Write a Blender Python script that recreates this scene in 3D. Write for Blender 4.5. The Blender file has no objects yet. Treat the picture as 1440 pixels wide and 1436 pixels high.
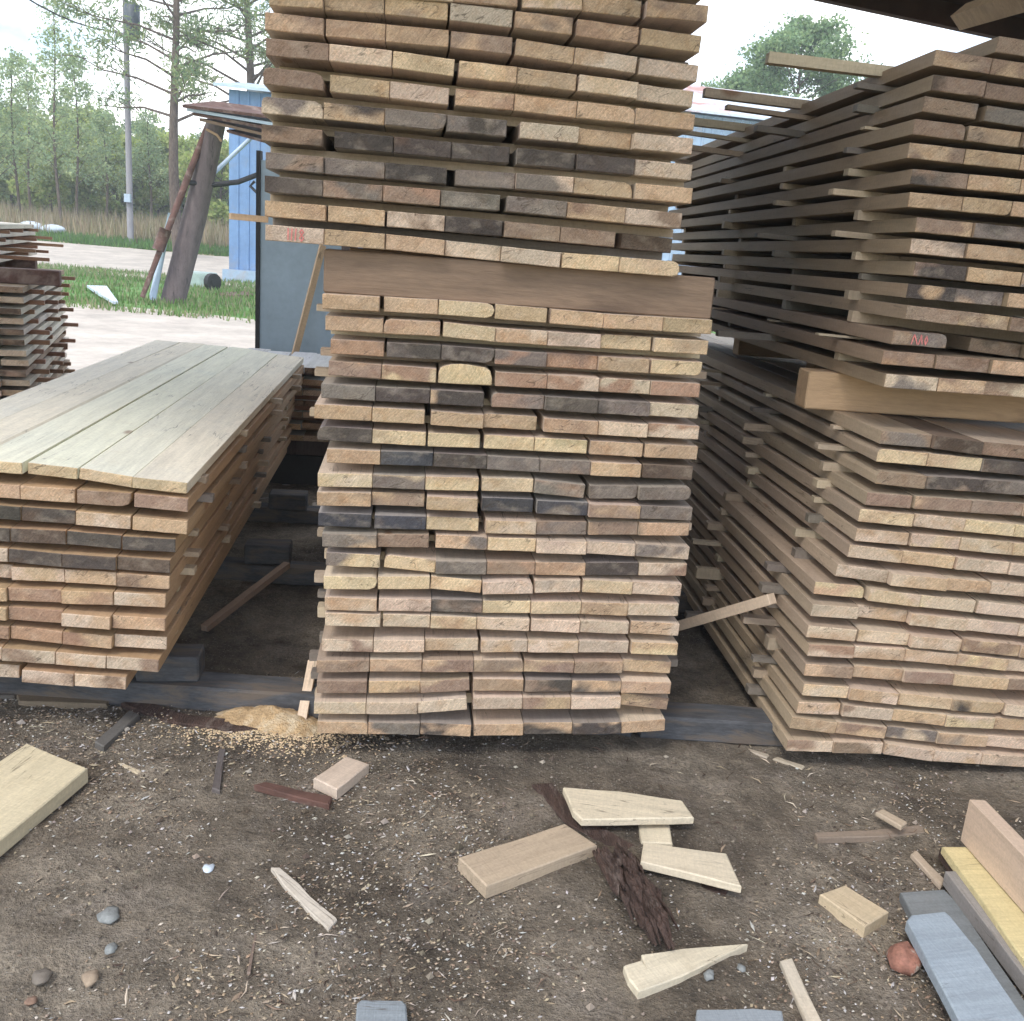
import bpy, math, random
from mathutils import Vector, Matrix, noise
random.seed(7)
SC = bpy.context.scene
COL = SC.collection
rad = math.radians

# ---------------------------------------------------------------- camera, light, exposure
F_PX, PITCH, ROLL, EYE = 1354.0, rad(15.0), math.atan(0.078), 1.5
cf = Vector((0, math.cos(PITCH), -math.sin(PITCH)))
cu0 = Vector((0, math.sin(PITCH), math.cos(PITCH)))
cx0 = Vector((1, 0, 0))
cR = math.cos(ROLL) * cx0 + math.sin(ROLL) * cu0
cU = -math.sin(ROLL) * cx0 + math.cos(ROLL) * cu0
CAM = Vector((0, 0, EYE))
cam_d = bpy.data.cameras.new('camera')
cam = bpy.data.objects.new('camera', cam_d)
COL.objects.link(cam)
cam.matrix_world = Matrix(((cR.x, cU.x, -cf.x, 0), (cR.y, cU.y, -cf.y, 0), (cR.z, cU.z, -cf.z, EYE), (0, 0, 0, 1)))
cam_d.sensor_width = 36
cam_d.lens = F_PX / 1440 * 36
cam_d.clip_start = 0.05
cam_d.clip_end = 1500
SC.camera = cam

SUN_EL, SUN_AZ = rad(52), rad(205)      # compass azimuth from +Y clockwise
w = bpy.data.worlds.new("World"); SC.world = w; w.use_nodes = True
nt = w.node_tree; nt.nodes.clear()
def wn(t, **k):
    n = nt.nodes.new(t)
    for a, b in k.items(): setattr(n, a, b)
    return n
out = wn('ShaderNodeOutputWorld'); bg = wn('ShaderNodeBackground')
sky = wn('ShaderNodeTexSky', sky_type='NISHITA', sun_disc=False, sun_elevation=SUN_EL, sun_rotation=SUN_AZ)
tc = wn('ShaderNodeTexCoord'); mp = wn('ShaderNodeMapping'); mp.inputs['Scale'].default_value = (1, 1, 2.6)
nz = wn('ShaderNodeTexNoise'); nz.inputs['Scale'].default_value = 2.3; nz.inputs['Detail'].default_value = 7; nz.inputs['Roughness'].default_value = 0.55
mr = wn('ShaderNodeMapRange'); mr.inputs[1].default_value = 0.44; mr.inputs[2].default_value = 0.62
mx = wn('ShaderNodeMix', data_type='RGBA'); mx.inputs[7].default_value = (16.2, 15.9, 15.5, 1)
sc = wn('ShaderNodeMix', data_type='RGBA', blend_type='MULTIPLY'); sc.inputs[0].default_value = 1; sc.inputs[7].default_value = (1.45, 1.55, 1.6, 1)
L = nt.links.new
L(tc.outputs['Generated'], mp.inputs[0]); L(mp.outputs[0], nz.inputs['Vector']); L(nz.outputs[0], mr.inputs[0])
L(mr.outputs[0], mx.inputs[0]); L(sky.outputs[0], sc.inputs[6]); L(sc.outputs[2], mx.inputs[6]); L(mx.outputs[2], bg.inputs[0])
bg.inputs[1].default_value = 0.11
L(bg.outputs[0], out.inputs[0])
sd = bpy.data.lights.new('sun', 'SUN'); so = bpy.data.objects.new('sun', sd); COL.objects.link(so)
sd.energy = 1.1; sd.angle = rad(14); sd.color = (1, 0.95, 0.88)
sv = Vector((math.sin(SUN_AZ) * math.cos(SUN_EL), math.cos(SUN_AZ) * math.cos(SUN_EL), math.sin(SUN_EL)))
so.rotation_euler = sv.to_track_quat('Z', 'Y').to_euler(); so.location = (0, -5, 20)
SC.view_settings.view_transform = 'Standard'; SC.view_settings.look = 'None'
SC.view_settings.exposure = 0.84; SC.view_settings.gamma = 1
SC.render.engine = 'CYCLES'

# ---------------------------------------------------------------- survey helpers (place things in metres)
def ray(px, py): return cf + cR * ((px - 720) / F_PX) - cU * ((py - 718) / F_PX)
def gp(px, py, z=0.0):
    d = ray(px, py); return CAM + d * ((z - EYE) / d.z)
def at(px, py, Y):
    d = ray(px, py); return CAM + d * (Y / d.y)
def proj(p):
    q = p - CAM; dz = q.dot(cf); return 720 + F_PX * q.dot(cR) / dz, 718 - F_PX * q.dot(cU) / dz

# ---------------------------------------------------------------- materials
def mat(name):
    m = bpy.data.materials.new(name); m.use_nodes = True
    n = m.node_tree; b = n.nodes['Principled BSDF']
    return m, n, b
def N(n, t, ins=None, **k):
    o = n.nodes.new(t)
    for a, b in k.items(): setattr(o, a, b)
    for a, b in (ins or {}).items():
        if isinstance(b, bpy.types.NodeSocket): n.links.new(b, o.inputs[a])
        else: o.inputs[a].default_value = b
    return o
def ramp(n, fac, stops):
    r = n.nodes.new('ShaderNodeValToRGB'); n.links.new(fac, r.inputs[0])
    e = r.color_ramp.elements
    while len(e) < len(stops): e.new(0.5)
    for el, (p, c) in zip(e, stops): el.position = p; el.color = (*c, 1) if len(c) == 3 else c
    return r.outputs[0]
def mixc(n, f, a, b, bt='MIX'):
    m = n.nodes.new('ShaderNodeMix'); m.data_type = 'RGBA'; m.blend_type = bt
    for s, v in ((0, f), (6, a), (7, b)):
        if isinstance(v, bpy.types.NodeSocket): n.links.new(v, m.inputs[s])
        else: m.inputs[s].default_value = v if s == 0 else (*v, 1)
    return m.outputs[2]
def attr(n, nm): return N(n, 'ShaderNodeAttribute', attribute_name=nm)
def mapv(n, v, s): return N(n, 'ShaderNodeMapping', {0: v, 'Scale': s}).outputs[0]
def nse(n, v, s, d=4, r=0.55, dist=0): return N(n, 'ShaderNodeTexNoise', {'Vector': v, 'Scale': s, 'Detail': d, 'Roughness': r, 'Distortion': dist}).outputs[0]
def mrg(n, v, a, b, c=0.0, d=1.0): return N(n, 'ShaderNodeMapRange', {0: v, 1: a, 2: b, 3: c, 4: d}).outputs[0]
def mth(n, op, a, b=0.0):
    o = n.nodes.new('ShaderNodeMath'); o.operation = op
    for i, v in enumerate((a, b)):
        if isinstance(v, bpy.types.NodeSocket): n.links.new(v, o.inputs[i])
        else: o.inputs[i].default_value = v
    return o.outputs[0]
def bump(n, b, h, s, d=0.002):
    o = N(n, 'ShaderNodeBump', {'Strength': s, 'Distance': d, 'Height': h}); n.links.new(o.outputs[0], b.inputs['Normal'])
def grey(n, f):
    return N(n, 'ShaderNodeCombineColor', {0: f, 1: f, 2: f}).outputs[0]

# sawn end grain: growth rings round a pith, blotches of stain, saw fuzz
M_END, n, b = mat('sawn_end_grain')
bco = attr(n, 'bco').outputs['Vector']; rc = attr(n, 'rc').outputs['Vector']
ta = attr(n, 'ta').outputs['Color']; tb = attr(n, 'tb').outputs['Color']
big = nse(n, mapv(n, bco, (1, 1, 1.4)), 7, 2, 0.5, 0.3)
base = mixc(n, mrg(n, big, 0.47, 0.58), ta, tb)
wv = N(n, 'ShaderNodeVectorMath', {0: rc}, operation='LENGTH').outputs['Value']
wv = mth(n, 'ADD', wv, mth(n, 'MULTIPLY', nse(n, bco, 30, 2), 0.006))
ring = mth(n, 'SINE', mth(n, 'MULTIPLY', wv, 620.0))
base = mixc(n, 1.0, base, grey(n, mrg(n, ring, -1, 1, 0.965, 1.025)), 'MULTIPLY')
rot = N(n, 'ShaderNodeMapping', {0: bco, 'Rotation': (0, 0.9, 0), 'Scale': (1, 1, 1)}).outputs[0]
dg = nse(n, mapv(n, rot, (16, 16, 150)), 2.0, 4, 0.6, 0.4)
base = mixc(n, 1.0, base, grey(n, mrg(n, dg, 0.32, 0.68, 0.8, 1.16)), 'MULTIPLY')
blo = nse(n, rot, 26, 3, 0.55, 0.8)
base = mixc(n, mrg(n, blo, 0.5, 0.7, 0, 0.35), base, mixc(n, 1.0, base, (0.82, 0.64, 0.48), 'MULTIPLY'))
fib = nse(n, mapv(n, bco, (90, 90, 240)), 3.0, 5, 0.7)
base = mixc(n, 1.0, base, grey(n, mrg(n, fib, 0.3, 0.7, 0.78, 1.2)), 'MULTIPLY')
med = nse(n, bco, 34, 4, 0.65)
base = mixc(n, mrg(n, med, 0.56, 0.74, 0.0, 0.28), base, mixc(n, 1.0, base, (0.62, 0.5, 0.4), 'MULTIPLY'))
pale = nse(n, mapv(n, bco, (1, 1, 1.6)), 22, 3, 0.5)
base = mixc(n, mrg(n, pale, 0.52, 0.72, 0, 0.22), base, (0.62, 0.52, 0.4))
wth = nse(n, bco, 4.5, 4, 0.6)
base = mixc(n, mrg(n, wth, 0.5, 0.74, 0, 0.26), base, (0.36, 0.30, 0.235))
ckn = nse(n, mapv(n, N(n, 'ShaderNodeMapping', {0: bco, 'Rotation': (0, 0.5, 0)}).outputs[0], (9, 9, 34)), 1.0, 2, 0.5, 0.3)
ck = mrg(n, mth(n, 'ABSOLUTE', mth(n, 'SUBTRACT', ckn, 0.5)), 0.0, 0.012, 1, 0)
ck = mth(n, 'MULTIPLY', ck, mrg(n, nse(n, bco, 9, 2, 0.5), 0.52, 0.6))
base = mixc(n, mth(n, 'MULTIPLY', ck, 0.75), base, (0.07, 0.05, 0.035))
sp = nse(n, bco, 190, 3, 0.7)
base = mixc(n, 1.0, base, grey(n, mrg(n, sp, 0.3, 0.7, 0.8, 1.18)), 'MULTIPLY')
n.links.new(base, b.inputs['Base Color']); b.inputs['Roughness'].default_value = 0.9; b.inputs['Specular IOR Level'].default_value = 0.2
bump(n, b, mth(n, 'ADD', mth(n, 'ADD', fib, mth(n, 'MULTIPLY', med, 1.6)), mth(n, 'MULTIPLY', sp, 1.0)), 1.0, 0.003)

# sawn faces along the board
M_SIDE, n, b = mat('sawn_board_face')
bco = attr(n, 'bco').outputs['Vector']; ts = attr(n, 'ts').outputs['Color']
g1 = nse(n, mapv(n, bco, (14, 1.1, 14)), 3.0, 5, 0.6, 0.5)
g2 = nse(n, mapv(n, bco, (70, 2.2, 70)), 3.0, 4, 0.65)
c = mixc(n, 1.0, ts, grey(n, mrg(n, g1, 0.3, 0.7, 0.88, 1.1)), 'MULTIPLY')
c = mixc(n, 1.0, c, grey(n, mrg(n, g2, 0.3, 0.7, 0.93, 1.05)), 'MULTIPLY')
saw = nse(n, mapv(n, bco, (1.5, 120, 1.5)), 2.0, 2, 0.5)
c = mixc(n, 1.0, c, grey(n, mrg(n, saw, 0.35, 0.65, 0.975, 1.02)), 'MULTIPLY')
st = nse(n, bco, 2.2, 4, 0.6)
c = mixc(n, mrg(n, st, 0.55, 0.72, 0, 0.4), c, mixc(n, 1.0, c, (0.8, 0.85, 0.92), 'MULTIPLY'))
vk = N(n, 'ShaderNodeTexVoronoi', {'Vector': mapv(n, bco, (5, 1.9, 5)), 'Scale': 1.0}).outputs['Distance']
c = mixc(n, mrg(n, vk, 0.05, 0.09, 0.75, 0), c, (0.24, 0.12, 0.06))
ckn = nse(n, mapv(n, bco, (26, 1.6, 26)), 1.0, 3, 0.5)
ck = mrg(n, mth(n, 'ABSOLUTE', mth(n, 'SUBTRACT', ckn, 0.5)), 0.0, 0.008, 1, 0)
ck = mth(n, 'MULTIPLY', ck, mrg(n, nse(n, bco, 3.0, 2, 0.5), 0.52, 0.6))
c = mixc(n, mth(n, 'MULTIPLY', ck, 0.7), c, (0.08, 0.06, 0.045))
smd = nse(n, bco, 13, 5, 0.7)
c = mixc(n, mrg(n, smd, 0.56, 0.74, 0, 0.24), c, mixc(n, 1.0, c, (0.6, 0.52, 0.43), 'MULTIPLY'))
fine = nse(n, bco, 120, 3, 0.7)
c = mixc(n, 1.0, c, grey(n, mrg(n, fine, 0.3, 0.7, 0.9, 1.1)), 'MULTIPLY')
n.links.new(c, b.inputs['Base Color']); b.inputs['Roughness'].default_value = 0.6; b.inputs['Specular IOR Level'].default_value = 0.3
bump(n, b, mth(n, 'ADD', g2, saw), 0.45, 0.0015)

def simple(name, col, rough=0.8, var=0.25, scale=6.0, col2=None, thr=(0.5, 0.62), bmp=0.3, metal=0.0, stretch=(1, 1, 1), bd=0.01):
    m, n, b = mat(name)
    co = N(n, 'ShaderNodeTexCoord').outputs['Object']; co = mapv(n, co, stretch)
    a = nse(n, co, scale, 6, 0.62); f = nse(n, co, scale * 6, 4, 0.6)
    c = mixc(n, 1.0, col, grey(n, mrg(n, a, 0.3, 0.7, 1 - var, 1 + var)), 'MULTIPLY')
    c = mixc(n, 1.0, c, grey(n, mrg(n, f, 0.3, 0.7, 1 - var * .5, 1 + var * .5)), 'MULTIPLY')
    if col2: c = mixc(n, mrg(n, nse(n, co, scale * 0.7, 6, 0.65, 0.4), thr[0], thr[1]), c, col2)
    n.links.new(c, b.inputs['Base Color']); b.inputs['Roughness'].default_value = rough; b.inputs['Metallic'].default_value = metal
    bump(n, b, mth(n, 'ADD', a, f), bmp, bd)
    return m
M_BEAM = simple('weathered_timber', (0.20, 0.135, 0.09), 0.85, 0.22, 3, (0.12, 0.08, 0.055), (0.55, 0.75), stretch=(1, 7, 7))
M_BEAMP = simple('fresh_timber', (0.46, 0.31, 0.185), 0.8, 0.15, 3, (0.26, 0.17, 0.1), (0.55, 0.8), stretch=(1, 7, 7))
M_SKID = simple('blue_grey_skid', (0.075, 0.077, 0.084), 0.9, 0.4, 7, (0.13, 0.105, 0.085), (0.48, 0.62), stretch=(1, 4, 4))
M_DIRT, n, b = mat('littered_dirt')
co = N(n, 'ShaderNodeTexCoord').outputs['Object']
a1 = nse(n, co, 1.6, 6, 0.62); a2 = nse(n, co, 14, 6, 0.7); a3 = nse(n, co, 90, 4, 0.7)
c = ramp(n, a1, [(0.34, (0.068, 0.052, 0.038)), (0.5, (0.18, 0.146, 0.108)), (0.64, (0.31, 0.26, 0.20))])
c = mixc(n, 1.0, c, grey(n, mrg(n, a2, 0.3, 0.7, 0.62, 1.35)), 'MULTIPLY')
c = mixc(n, 1.0, c, grey(n, mrg(n, a3, 0.3, 0.7, 0.65, 1.35)), 'MULTIPLY')
vo = N(n, 'ShaderNodeTexVoronoi', {'Vector': mapv(n, co, (1, 1.6, 1)), 'Scale': 130.0, 'Randomness': 1.0})
sel = N(n, 'ShaderNodeSeparateColor', {0: vo.outputs['Color']}).outputs[0]
den = mrg(n, nse(n, co, 2.3, 4, 0.6), 0.42, 0.62, 0.93, 0.66)
msk = mth(n, 'MULTIPLY', mth(n, 'GREATER_THAN', sel, den), mrg(n, vo.outputs['Distance'], 0.28, 0.42, 0.8, 0))
c = mixc(n, msk, c, (0.42, 0.37, 0.31))
drift = mrg(n, nse(n, co, 3.4, 7, 0.72, 0.5), 0.53, 0.68, 0, 0.55)
c = mixc(n, drift, c, mixc(n, mrg(n, a3, 0.35, 0.65), (0.18, 0.145, 0.117), (0.43, 0.375, 0.32)))
damp = mrg(n, nse(n, co, 2.6, 5, 0.65, 0.8), 0.56, 0.66, 0, 0.7)
c = mixc(n, damp, c, mixc(n, 1.0, c, (0.42, 0.36, 0.30), 'MULTIPLY'))
n.links.new(c, b.inputs['Base Color']); b.inputs['Roughness'].default_value = 0.92
bump(n, b, mth(n, 'ADD', mth(n, 'ADD', mth(n, 'MULTIPLY', a2, 1.5), mth(n, 'MULTIPLY', a3, 0.9)), mth(n, 'MULTIPLY', msk, 0.3)), 1.0, 0.02)
M_GRAVEL = simple('pale_gravel', (0.47, 0.42, 0.365), 0.95, 0.2, 1.1, (0.36, 0.31, 0.27), (0.58, 0.72), 0.5, bd=0.03)
M_FIELD = simple('field_earth', (0.20, 0.22, 0.10), 0.95, 0.3, 0.4, (0.34, 0.28, 0.17), (0.45, 0.6))
M_TURF = simple('turf_green', (0.10, 0.22, 0.05), 0.95, 0.3, 1.2, (0.17, 0.24, 0.08), (0.5, 0.65))
def attrmat(name, rough=0.8, trans=0.0):
    m, n, b = mat(name); c = attr(n, 'ta').outputs['Color']
    n.links.new(c, b.inputs['Base Color']); b.inputs['Roughness'].default_value = rough; b.inputs['Specular IOR Level'].default_value = 0.25
    if trans:
        t = N(n, 'ShaderNodeBsdfTranslucent', {0: c}); mxs = N(n, 'ShaderNodeMixShader', {0: trans})
        n.links.new(b.outputs[0], mxs.inputs[1]); n.links.new(t.outputs[0], mxs.inputs[2])
        n.links.new(mxs.outputs[0], n.nodes['Material Output'].inputs[0])
    return m
M_LEAF = attrmat('leaves', 0.7, 0.5)
M_CHIP = attrmat('chips', 0.9)
M_BARK = simple('bark', (0.15, 0.115, 0.09), 0.95, 0.35, 8, (0.09, 0.065, 0.05), (0.5, 0.6), 0.8, stretch=(3, 3, 0.8), bd=0.03)
M_BARKD = simple('wet_bark', (0.075, 0.045, 0.035), 0.75, 0.5, 14, (0.16, 0.12, 0.10), (0.56, 0.66), 1.0, stretch=(3, 0.8, 3), bd=0.01)
M_LOG = simple('weathered_log', (0.115, 0.092, 0.09), 0.9, 0.3, 5, (0.05, 0.04, 0.04), (0.6, 0.66), 0.5, stretch=(3, 3, 0.7))
M_RUST = simple('rusty_tin', (0.10, 0.05, 0.038), 0.8, 0.4, 5, (0.2, 0.145, 0.12), (0.52, 0.62))
M_PALEMET = simple('pale_metal', (0.42, 0.52, 0.62), 0.5, 0.12, 2, (0.4, 0.42, 0.44), (0.6, 0.75), metal=0.1)
M_BLUE = simple('blue_wall_tin', (0.15, 0.26, 0.45), 0.5, 0.14, 1.6, (0.20, 0.26, 0.36), (0.52, 0.7))
M_BLUEP = simple('light_blue_tin', (0.30, 0.41, 0.53), 0.5, 0.14, 1.6, (0.36, 0.34, 0.34), (0.55, 0.7))
M_TIN = simple('roof_tin', (0.52, 0.60, 0.68), 0.4, 0.1, 1.0, (0.40, 0.2, 0.17), (0.52, 0.62), metal=0.2)
M_PANEL = simple('panel_tin', (0.30, 0.385, 0.46), 0.5, 0.12, 3, (0.02, 0.02, 0.02), (0.70, 0.74), 0.1)
M_BLACK = simple('black_edge', (0.02, 0.02, 0.022), 0.7, 0.2)
M_SHED = simple('shed_underside', (0.05, 0.028, 0.02), 0.9, 0.3, 2, (0.08, 0.045, 0.03), (0.5, 0.7))
M_GRNP = simple('grey_green_sheet', (0.13, 0.17, 0.15), 0.6, 0.15, 2)
M_FASCIA = simple('galvanised_edge', (0.38, 0.42, 0.55), 0.4, 0.1, 4, metal=0.3)
M_POLE = simple('grey_pole', (0.23, 0.225, 0.24), 0.85, 0.15, 4, stretch=(2, 2, 0.5))
M_TRANS = simple('dark_can', (0.06, 0.075, 0.09), 0.5, 0.15, 4)
M_WHITE = simple('white_wrap', (0.55, 0.62, 0.70), 0.6, 0.12, 4)
M_CONC = simple('tub_grey', (0.36, 0.44, 0.42), 0.8, 0.15, 6)
M_SAWD = simple('sawdust', (0.48, 0.33, 0.18), 0.95, 0.3, 22, (0.62, 0.5, 0.34), (0.5, 0.65), 0.9, bd=0.01)
M_ROCK = simple('stone_grey', (0.22, 0.23, 0.225), 0.9, 0.25, 30, bd=0.003)
M_ROCKR = simple('stone_red', (0.30, 0.14, 0.10), 0.9, 0.4, 25, (0.45, 0.38, 0.32), (0.55, 0.62), bd=0.005)
M_RED = simple('red_crayon', (0.62, 0.20, 0.18), 0.8, 0.2, 60)

# ---------------------------------------------------------------- mesh collector
class MB:
    def __init__(s): s.v = []; s.f = []; s.m = []; s.a = {}
    def add(s, vs, fs, ms=0, **at):
        o = len(s.v); s.v += [tuple(x) for x in vs]; s.f += [tuple(i + o for i in f) for f in fs]
        s.m += ms if isinstance(ms, list) else [ms] * len(fs)
        for k in at:
            if k not in s.a: s.a[k] = [(0.3, 0.3, 0.3)] * o
        for k, arr in s.a.items():
            x = at.get(k, (0.3, 0.3, 0.3))
            s.a[k] = arr + (list(x) if isinstance(x, list) else [x] * len(vs)) if len(arr) < 2000 else (arr.extend(list(x) if isinstance(x, list) else [x] * len(vs)) or arr)
    def build(s, name, mats, parent=None, smooth=False, loc=None, rot=None):
        me = bpy.data.meshes.new(name); me.from_pydata(s.v, [], s.f)
        for m in (mats if isinstance(mats, (list, tuple)) else [mats]): me.materials.append(m)
        me.polygons.foreach_set('material_index', s.m)
        if smooth: me.polygons.foreach_set('use_smooth', [True] * len(s.f))
        for k, arr in s.a.items():
            if k in ('bco', 'rc'):
                A = me.attributes.new(k, 'FLOAT_VECTOR', 'POINT'); A.data.foreach_set('vector', [c for x in arr for c in x[:3]])
            else:
                A = me.attributes.new(k, 'FLOAT_COLOR', 'POINT'); A.data.foreach_set('color', [c for x in arr for c in (*x[:3], 1.0)])
        me.update()
        o = bpy.data.objects.new(name, me); COL.objects.link(o)
        if loc is not None: o.location = loc
        if rot is not None: o.rotation_euler = rot
        if parent: o.parent = parent
        return o
    def box(s, x0, x1, y0, y1, z0, z1, mi=0, bv=0.0):
        if bv <= 0:
            vs = [(x, y, z) for z in (z0, z1) for y in (y0, y1) for x in (x0, x1)]
            s.add(vs, [(0, 2, 3, 1), (4, 5, 7, 6), (0, 1, 5, 4), (2, 6, 7, 3), (0, 4, 6, 2), (1, 3, 7, 5)], mi)
        else:
            pts = []
            for (y, z) in ((y0 + bv, z0), (y1 - bv, z0), (y1, z0 + bv), (y1, z1 - bv), (y1 - bv, z1), (y0 + bv, z1), (y0, z1 - bv), (y0, z0 + bv)): pts.append((y, z))
            cy, cz = (y0 + y1) / 2, (z0 + z1) / 2; vs = []
            k = max(1, int((x1 - x0) / 0.15))
            xs = [x0, x0 + bv] + [x0 + (x1 - x0) * i / k for i in range(1, k)] + [x1 - bv, x1]
            for x in xs:
                q = 1 if x not in (x0, x1) else 1 - 2 * bv / min(y1 - y0, z1 - z0)
                j = random.uniform(-1, 1) * bv * .25
                for (y, z) in pts: vs.append((x, cy + (y - cy) * q + j, cz + (z - cz) * q + random.uniform(-1, 1) * bv * .2))
            fs = []
            for i in range(len(xs) - 1):
                for a in range(8): fs.append((i * 8 + a, i * 8 + (a + 1) % 8, (i + 1) * 8 + (a + 1) % 8, (i + 1) * 8 + a))
            fs.append(tuple(reversed(range(8)))); e = (len(xs) - 1) * 8; fs.append(tuple(range(e, e + 8)))
            fs = [tuple(reversed(f)) for f in fs]
            s.add(vs, fs, mi)
    def tube(s, pts, rs, n=8, mi=0, cap=True, **at):
        pts = [Vector(p) for p in pts]; vs = []; fs = []
        for i, p in enumerate(pts):
            d = (pts[min(i + 1, len(pts) - 1)] - pts[max(i - 1, 0)]).normalized()
            u = d.cross(Vector((0, 1, 0)) if abs(d.y) < .9 else Vector((1, 0, 0))).normalized(); v = d.cross(u)
            r = rs[i] if isinstance(rs, (list, tuple)) else rs
            for k in range(n):
                a = 2 * math.pi * k / n; vs.append(p + (u * math.cos(a) + v * math.sin(a)) * r)
        for i in range(len(pts) - 1):
            for k in range(n): fs.append((i * n + k, i * n + (k + 1) % n, (i + 1) * n + (k + 1) % n, (i + 1) * n + k))
        if cap: fs.append(tuple(range(n))); fs.append(tuple(reversed(range((len(pts) - 1) * n, len(pts) * n))))
        s.add(vs, fs, mi, **at)
def tag(o, label=None, cat=None, group=None, kind=None):
    if label: o['label'] = label
    if cat: o['category'] = cat
    if group: o['group'] = group
    if kind: o['kind'] = kind
    return o
def empty(name, loc, rz=0):
    o = bpy.data.objects.new(name, None); COL.objects.link(o); o.location = loc; o.rotation_euler = (0, 0, rz); o.empty_display_size = 0.2
    return o
def shade_part(o):
    for p in o.data.polygons: p.use_smooth = True

# ---------------------------------------------------------------- setting: ground sheets
def hgt(x, y):
    h = 0.0
    if y > 34: h = min(1.1, (y - 34) * 0.045)
    return h
def near_h(x, y):
    v = Vector((x, y, 0))
    h = 0.018 * noise.fractal(v * 1.7, 1, 2, 5) - 0.012 * max(0, 1 - abs((y - 2.28 - .05 * x + .04 * noise.noise(v * 2)) / .10)) * (1 if x > .4 else max(0, 1 - (.4 - x) * 3)) + 0.011 * noise.fractal(v * 9 + Vector((7, 0, 0)), 0.75, 2, 4)
    return h - 0.008
g = MB()
nx, ny = 330, 300; X0, X1, Y0, Y1 = -4.2, 4.6, -1.2, 6.8
vs = []
for j in range(ny + 1):
    y = Y0 + (Y1 - Y0) * (j / ny)
    for i in range(nx + 1):
        x = X0 + (X1 - X0) * (i / nx); h = near_h(x, y)
        e = min(x - X0, X1 - x, y - Y0, Y1 - y)
        if e < 0.3: h = h * e / 0.3 - 0.0 * (1 - e / 0.3)
        vs.append((x, y, h))
fs = [(j * (nx + 1) + i, j * (nx + 1) + i + 1, (j + 1) * (nx + 1) + i + 1, (j + 1) * (nx + 1) + i) for j in range(ny) for i in range(nx)]
g.add(vs, fs); tag(g.build('dirt_ground', M_DIRT, smooth=True), kind='structure')
def sheet(name, m, x0, x1, y0, y1, z, step=2.0, wob=0.0, fy=None):
    s = MB(); a = max(1, int((x1 - x0) / step)); c = max(1, int((y1 - y0) / step)); vs = []
    for j in range(c + 1):
        for i in range(a + 1):
            x = x0 + (x1 - x0) * i / a; y = y0 + (y1 - y0) * j / c
            if wob and j in (0, c): y += wob * noise.noise(Vector((x * .35, y, 3)))
            if fy: y += fy(x)
            vs.append((x, y, hgt(x, y) + z))
    s.add(vs, [(j * (a + 1) + i, j * (a + 1) + i + 1, (j + 1) * (a + 1) + i + 1, (j + 1) * (a + 1) + i) for j in range(c) for i in range(a)])
    return tag(s.build(name, m, smooth=True), kind='structure')
sheet('field', M_FIELD, -180, 180, -30, 330, -0.045, 2)
sheet('gravel_yard', M_GRAVEL, -40, 40, 5.6, 17.6, -0.012, 0.8, 0.9)
slant = lambda x: -(x + 8) * 0.10
sheet('grass_strip', M_TURF, -40, 40, 16.6, 30.5, -0.014, 0.8, 1.6, slant)
sheet('gravel_road', M_GRAVEL, -60, 60, 27.2, 42.5, -0.006, 0.8, 1.4, slant)

# ---------------------------------------------------------------- the boards
CL = {'P': (.65, .505, .375), 'Y': (.70, .535, .335), 'O': (.57, .40, .255), 'R': (.41, .26, .175), 'B': (.33, .23, .165),
      'G': (.23, .19, .16), 'K': (.10, .083, .072), 'U': (.08, .08, .087), 'D': (.14, .10, .075)}
CN = {'P': 'pale', 'Y': 'yellowish', 'O': 'tan', 'R': 'reddish', 'B': 'brown', 'G': 'grey', 'K': 'charcoal grey', 'U': 'blue-black', 'D': 'dark brown'}
ORD = ['topmost', 'second', 'third', 'fourth', 'fifth', 'sixth', 'seventh', 'eighth', 'ninth', 'tenth', 'eleventh', 'twelfth', 'thirteenth',
       'fourteenth', 'fifteenth', 'sixteenth', 'seventeenth', 'eighteenth', 'nineteenth', 'twentieth', 'twenty-first', 'twenty-second']
def jit(c, a=0.08):
    k = 1 + random.uniform(-a, a); return tuple(min(.8, max(.01, x * k * (1 + random.uniform(-a, a) * .25))) for x in c)
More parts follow.
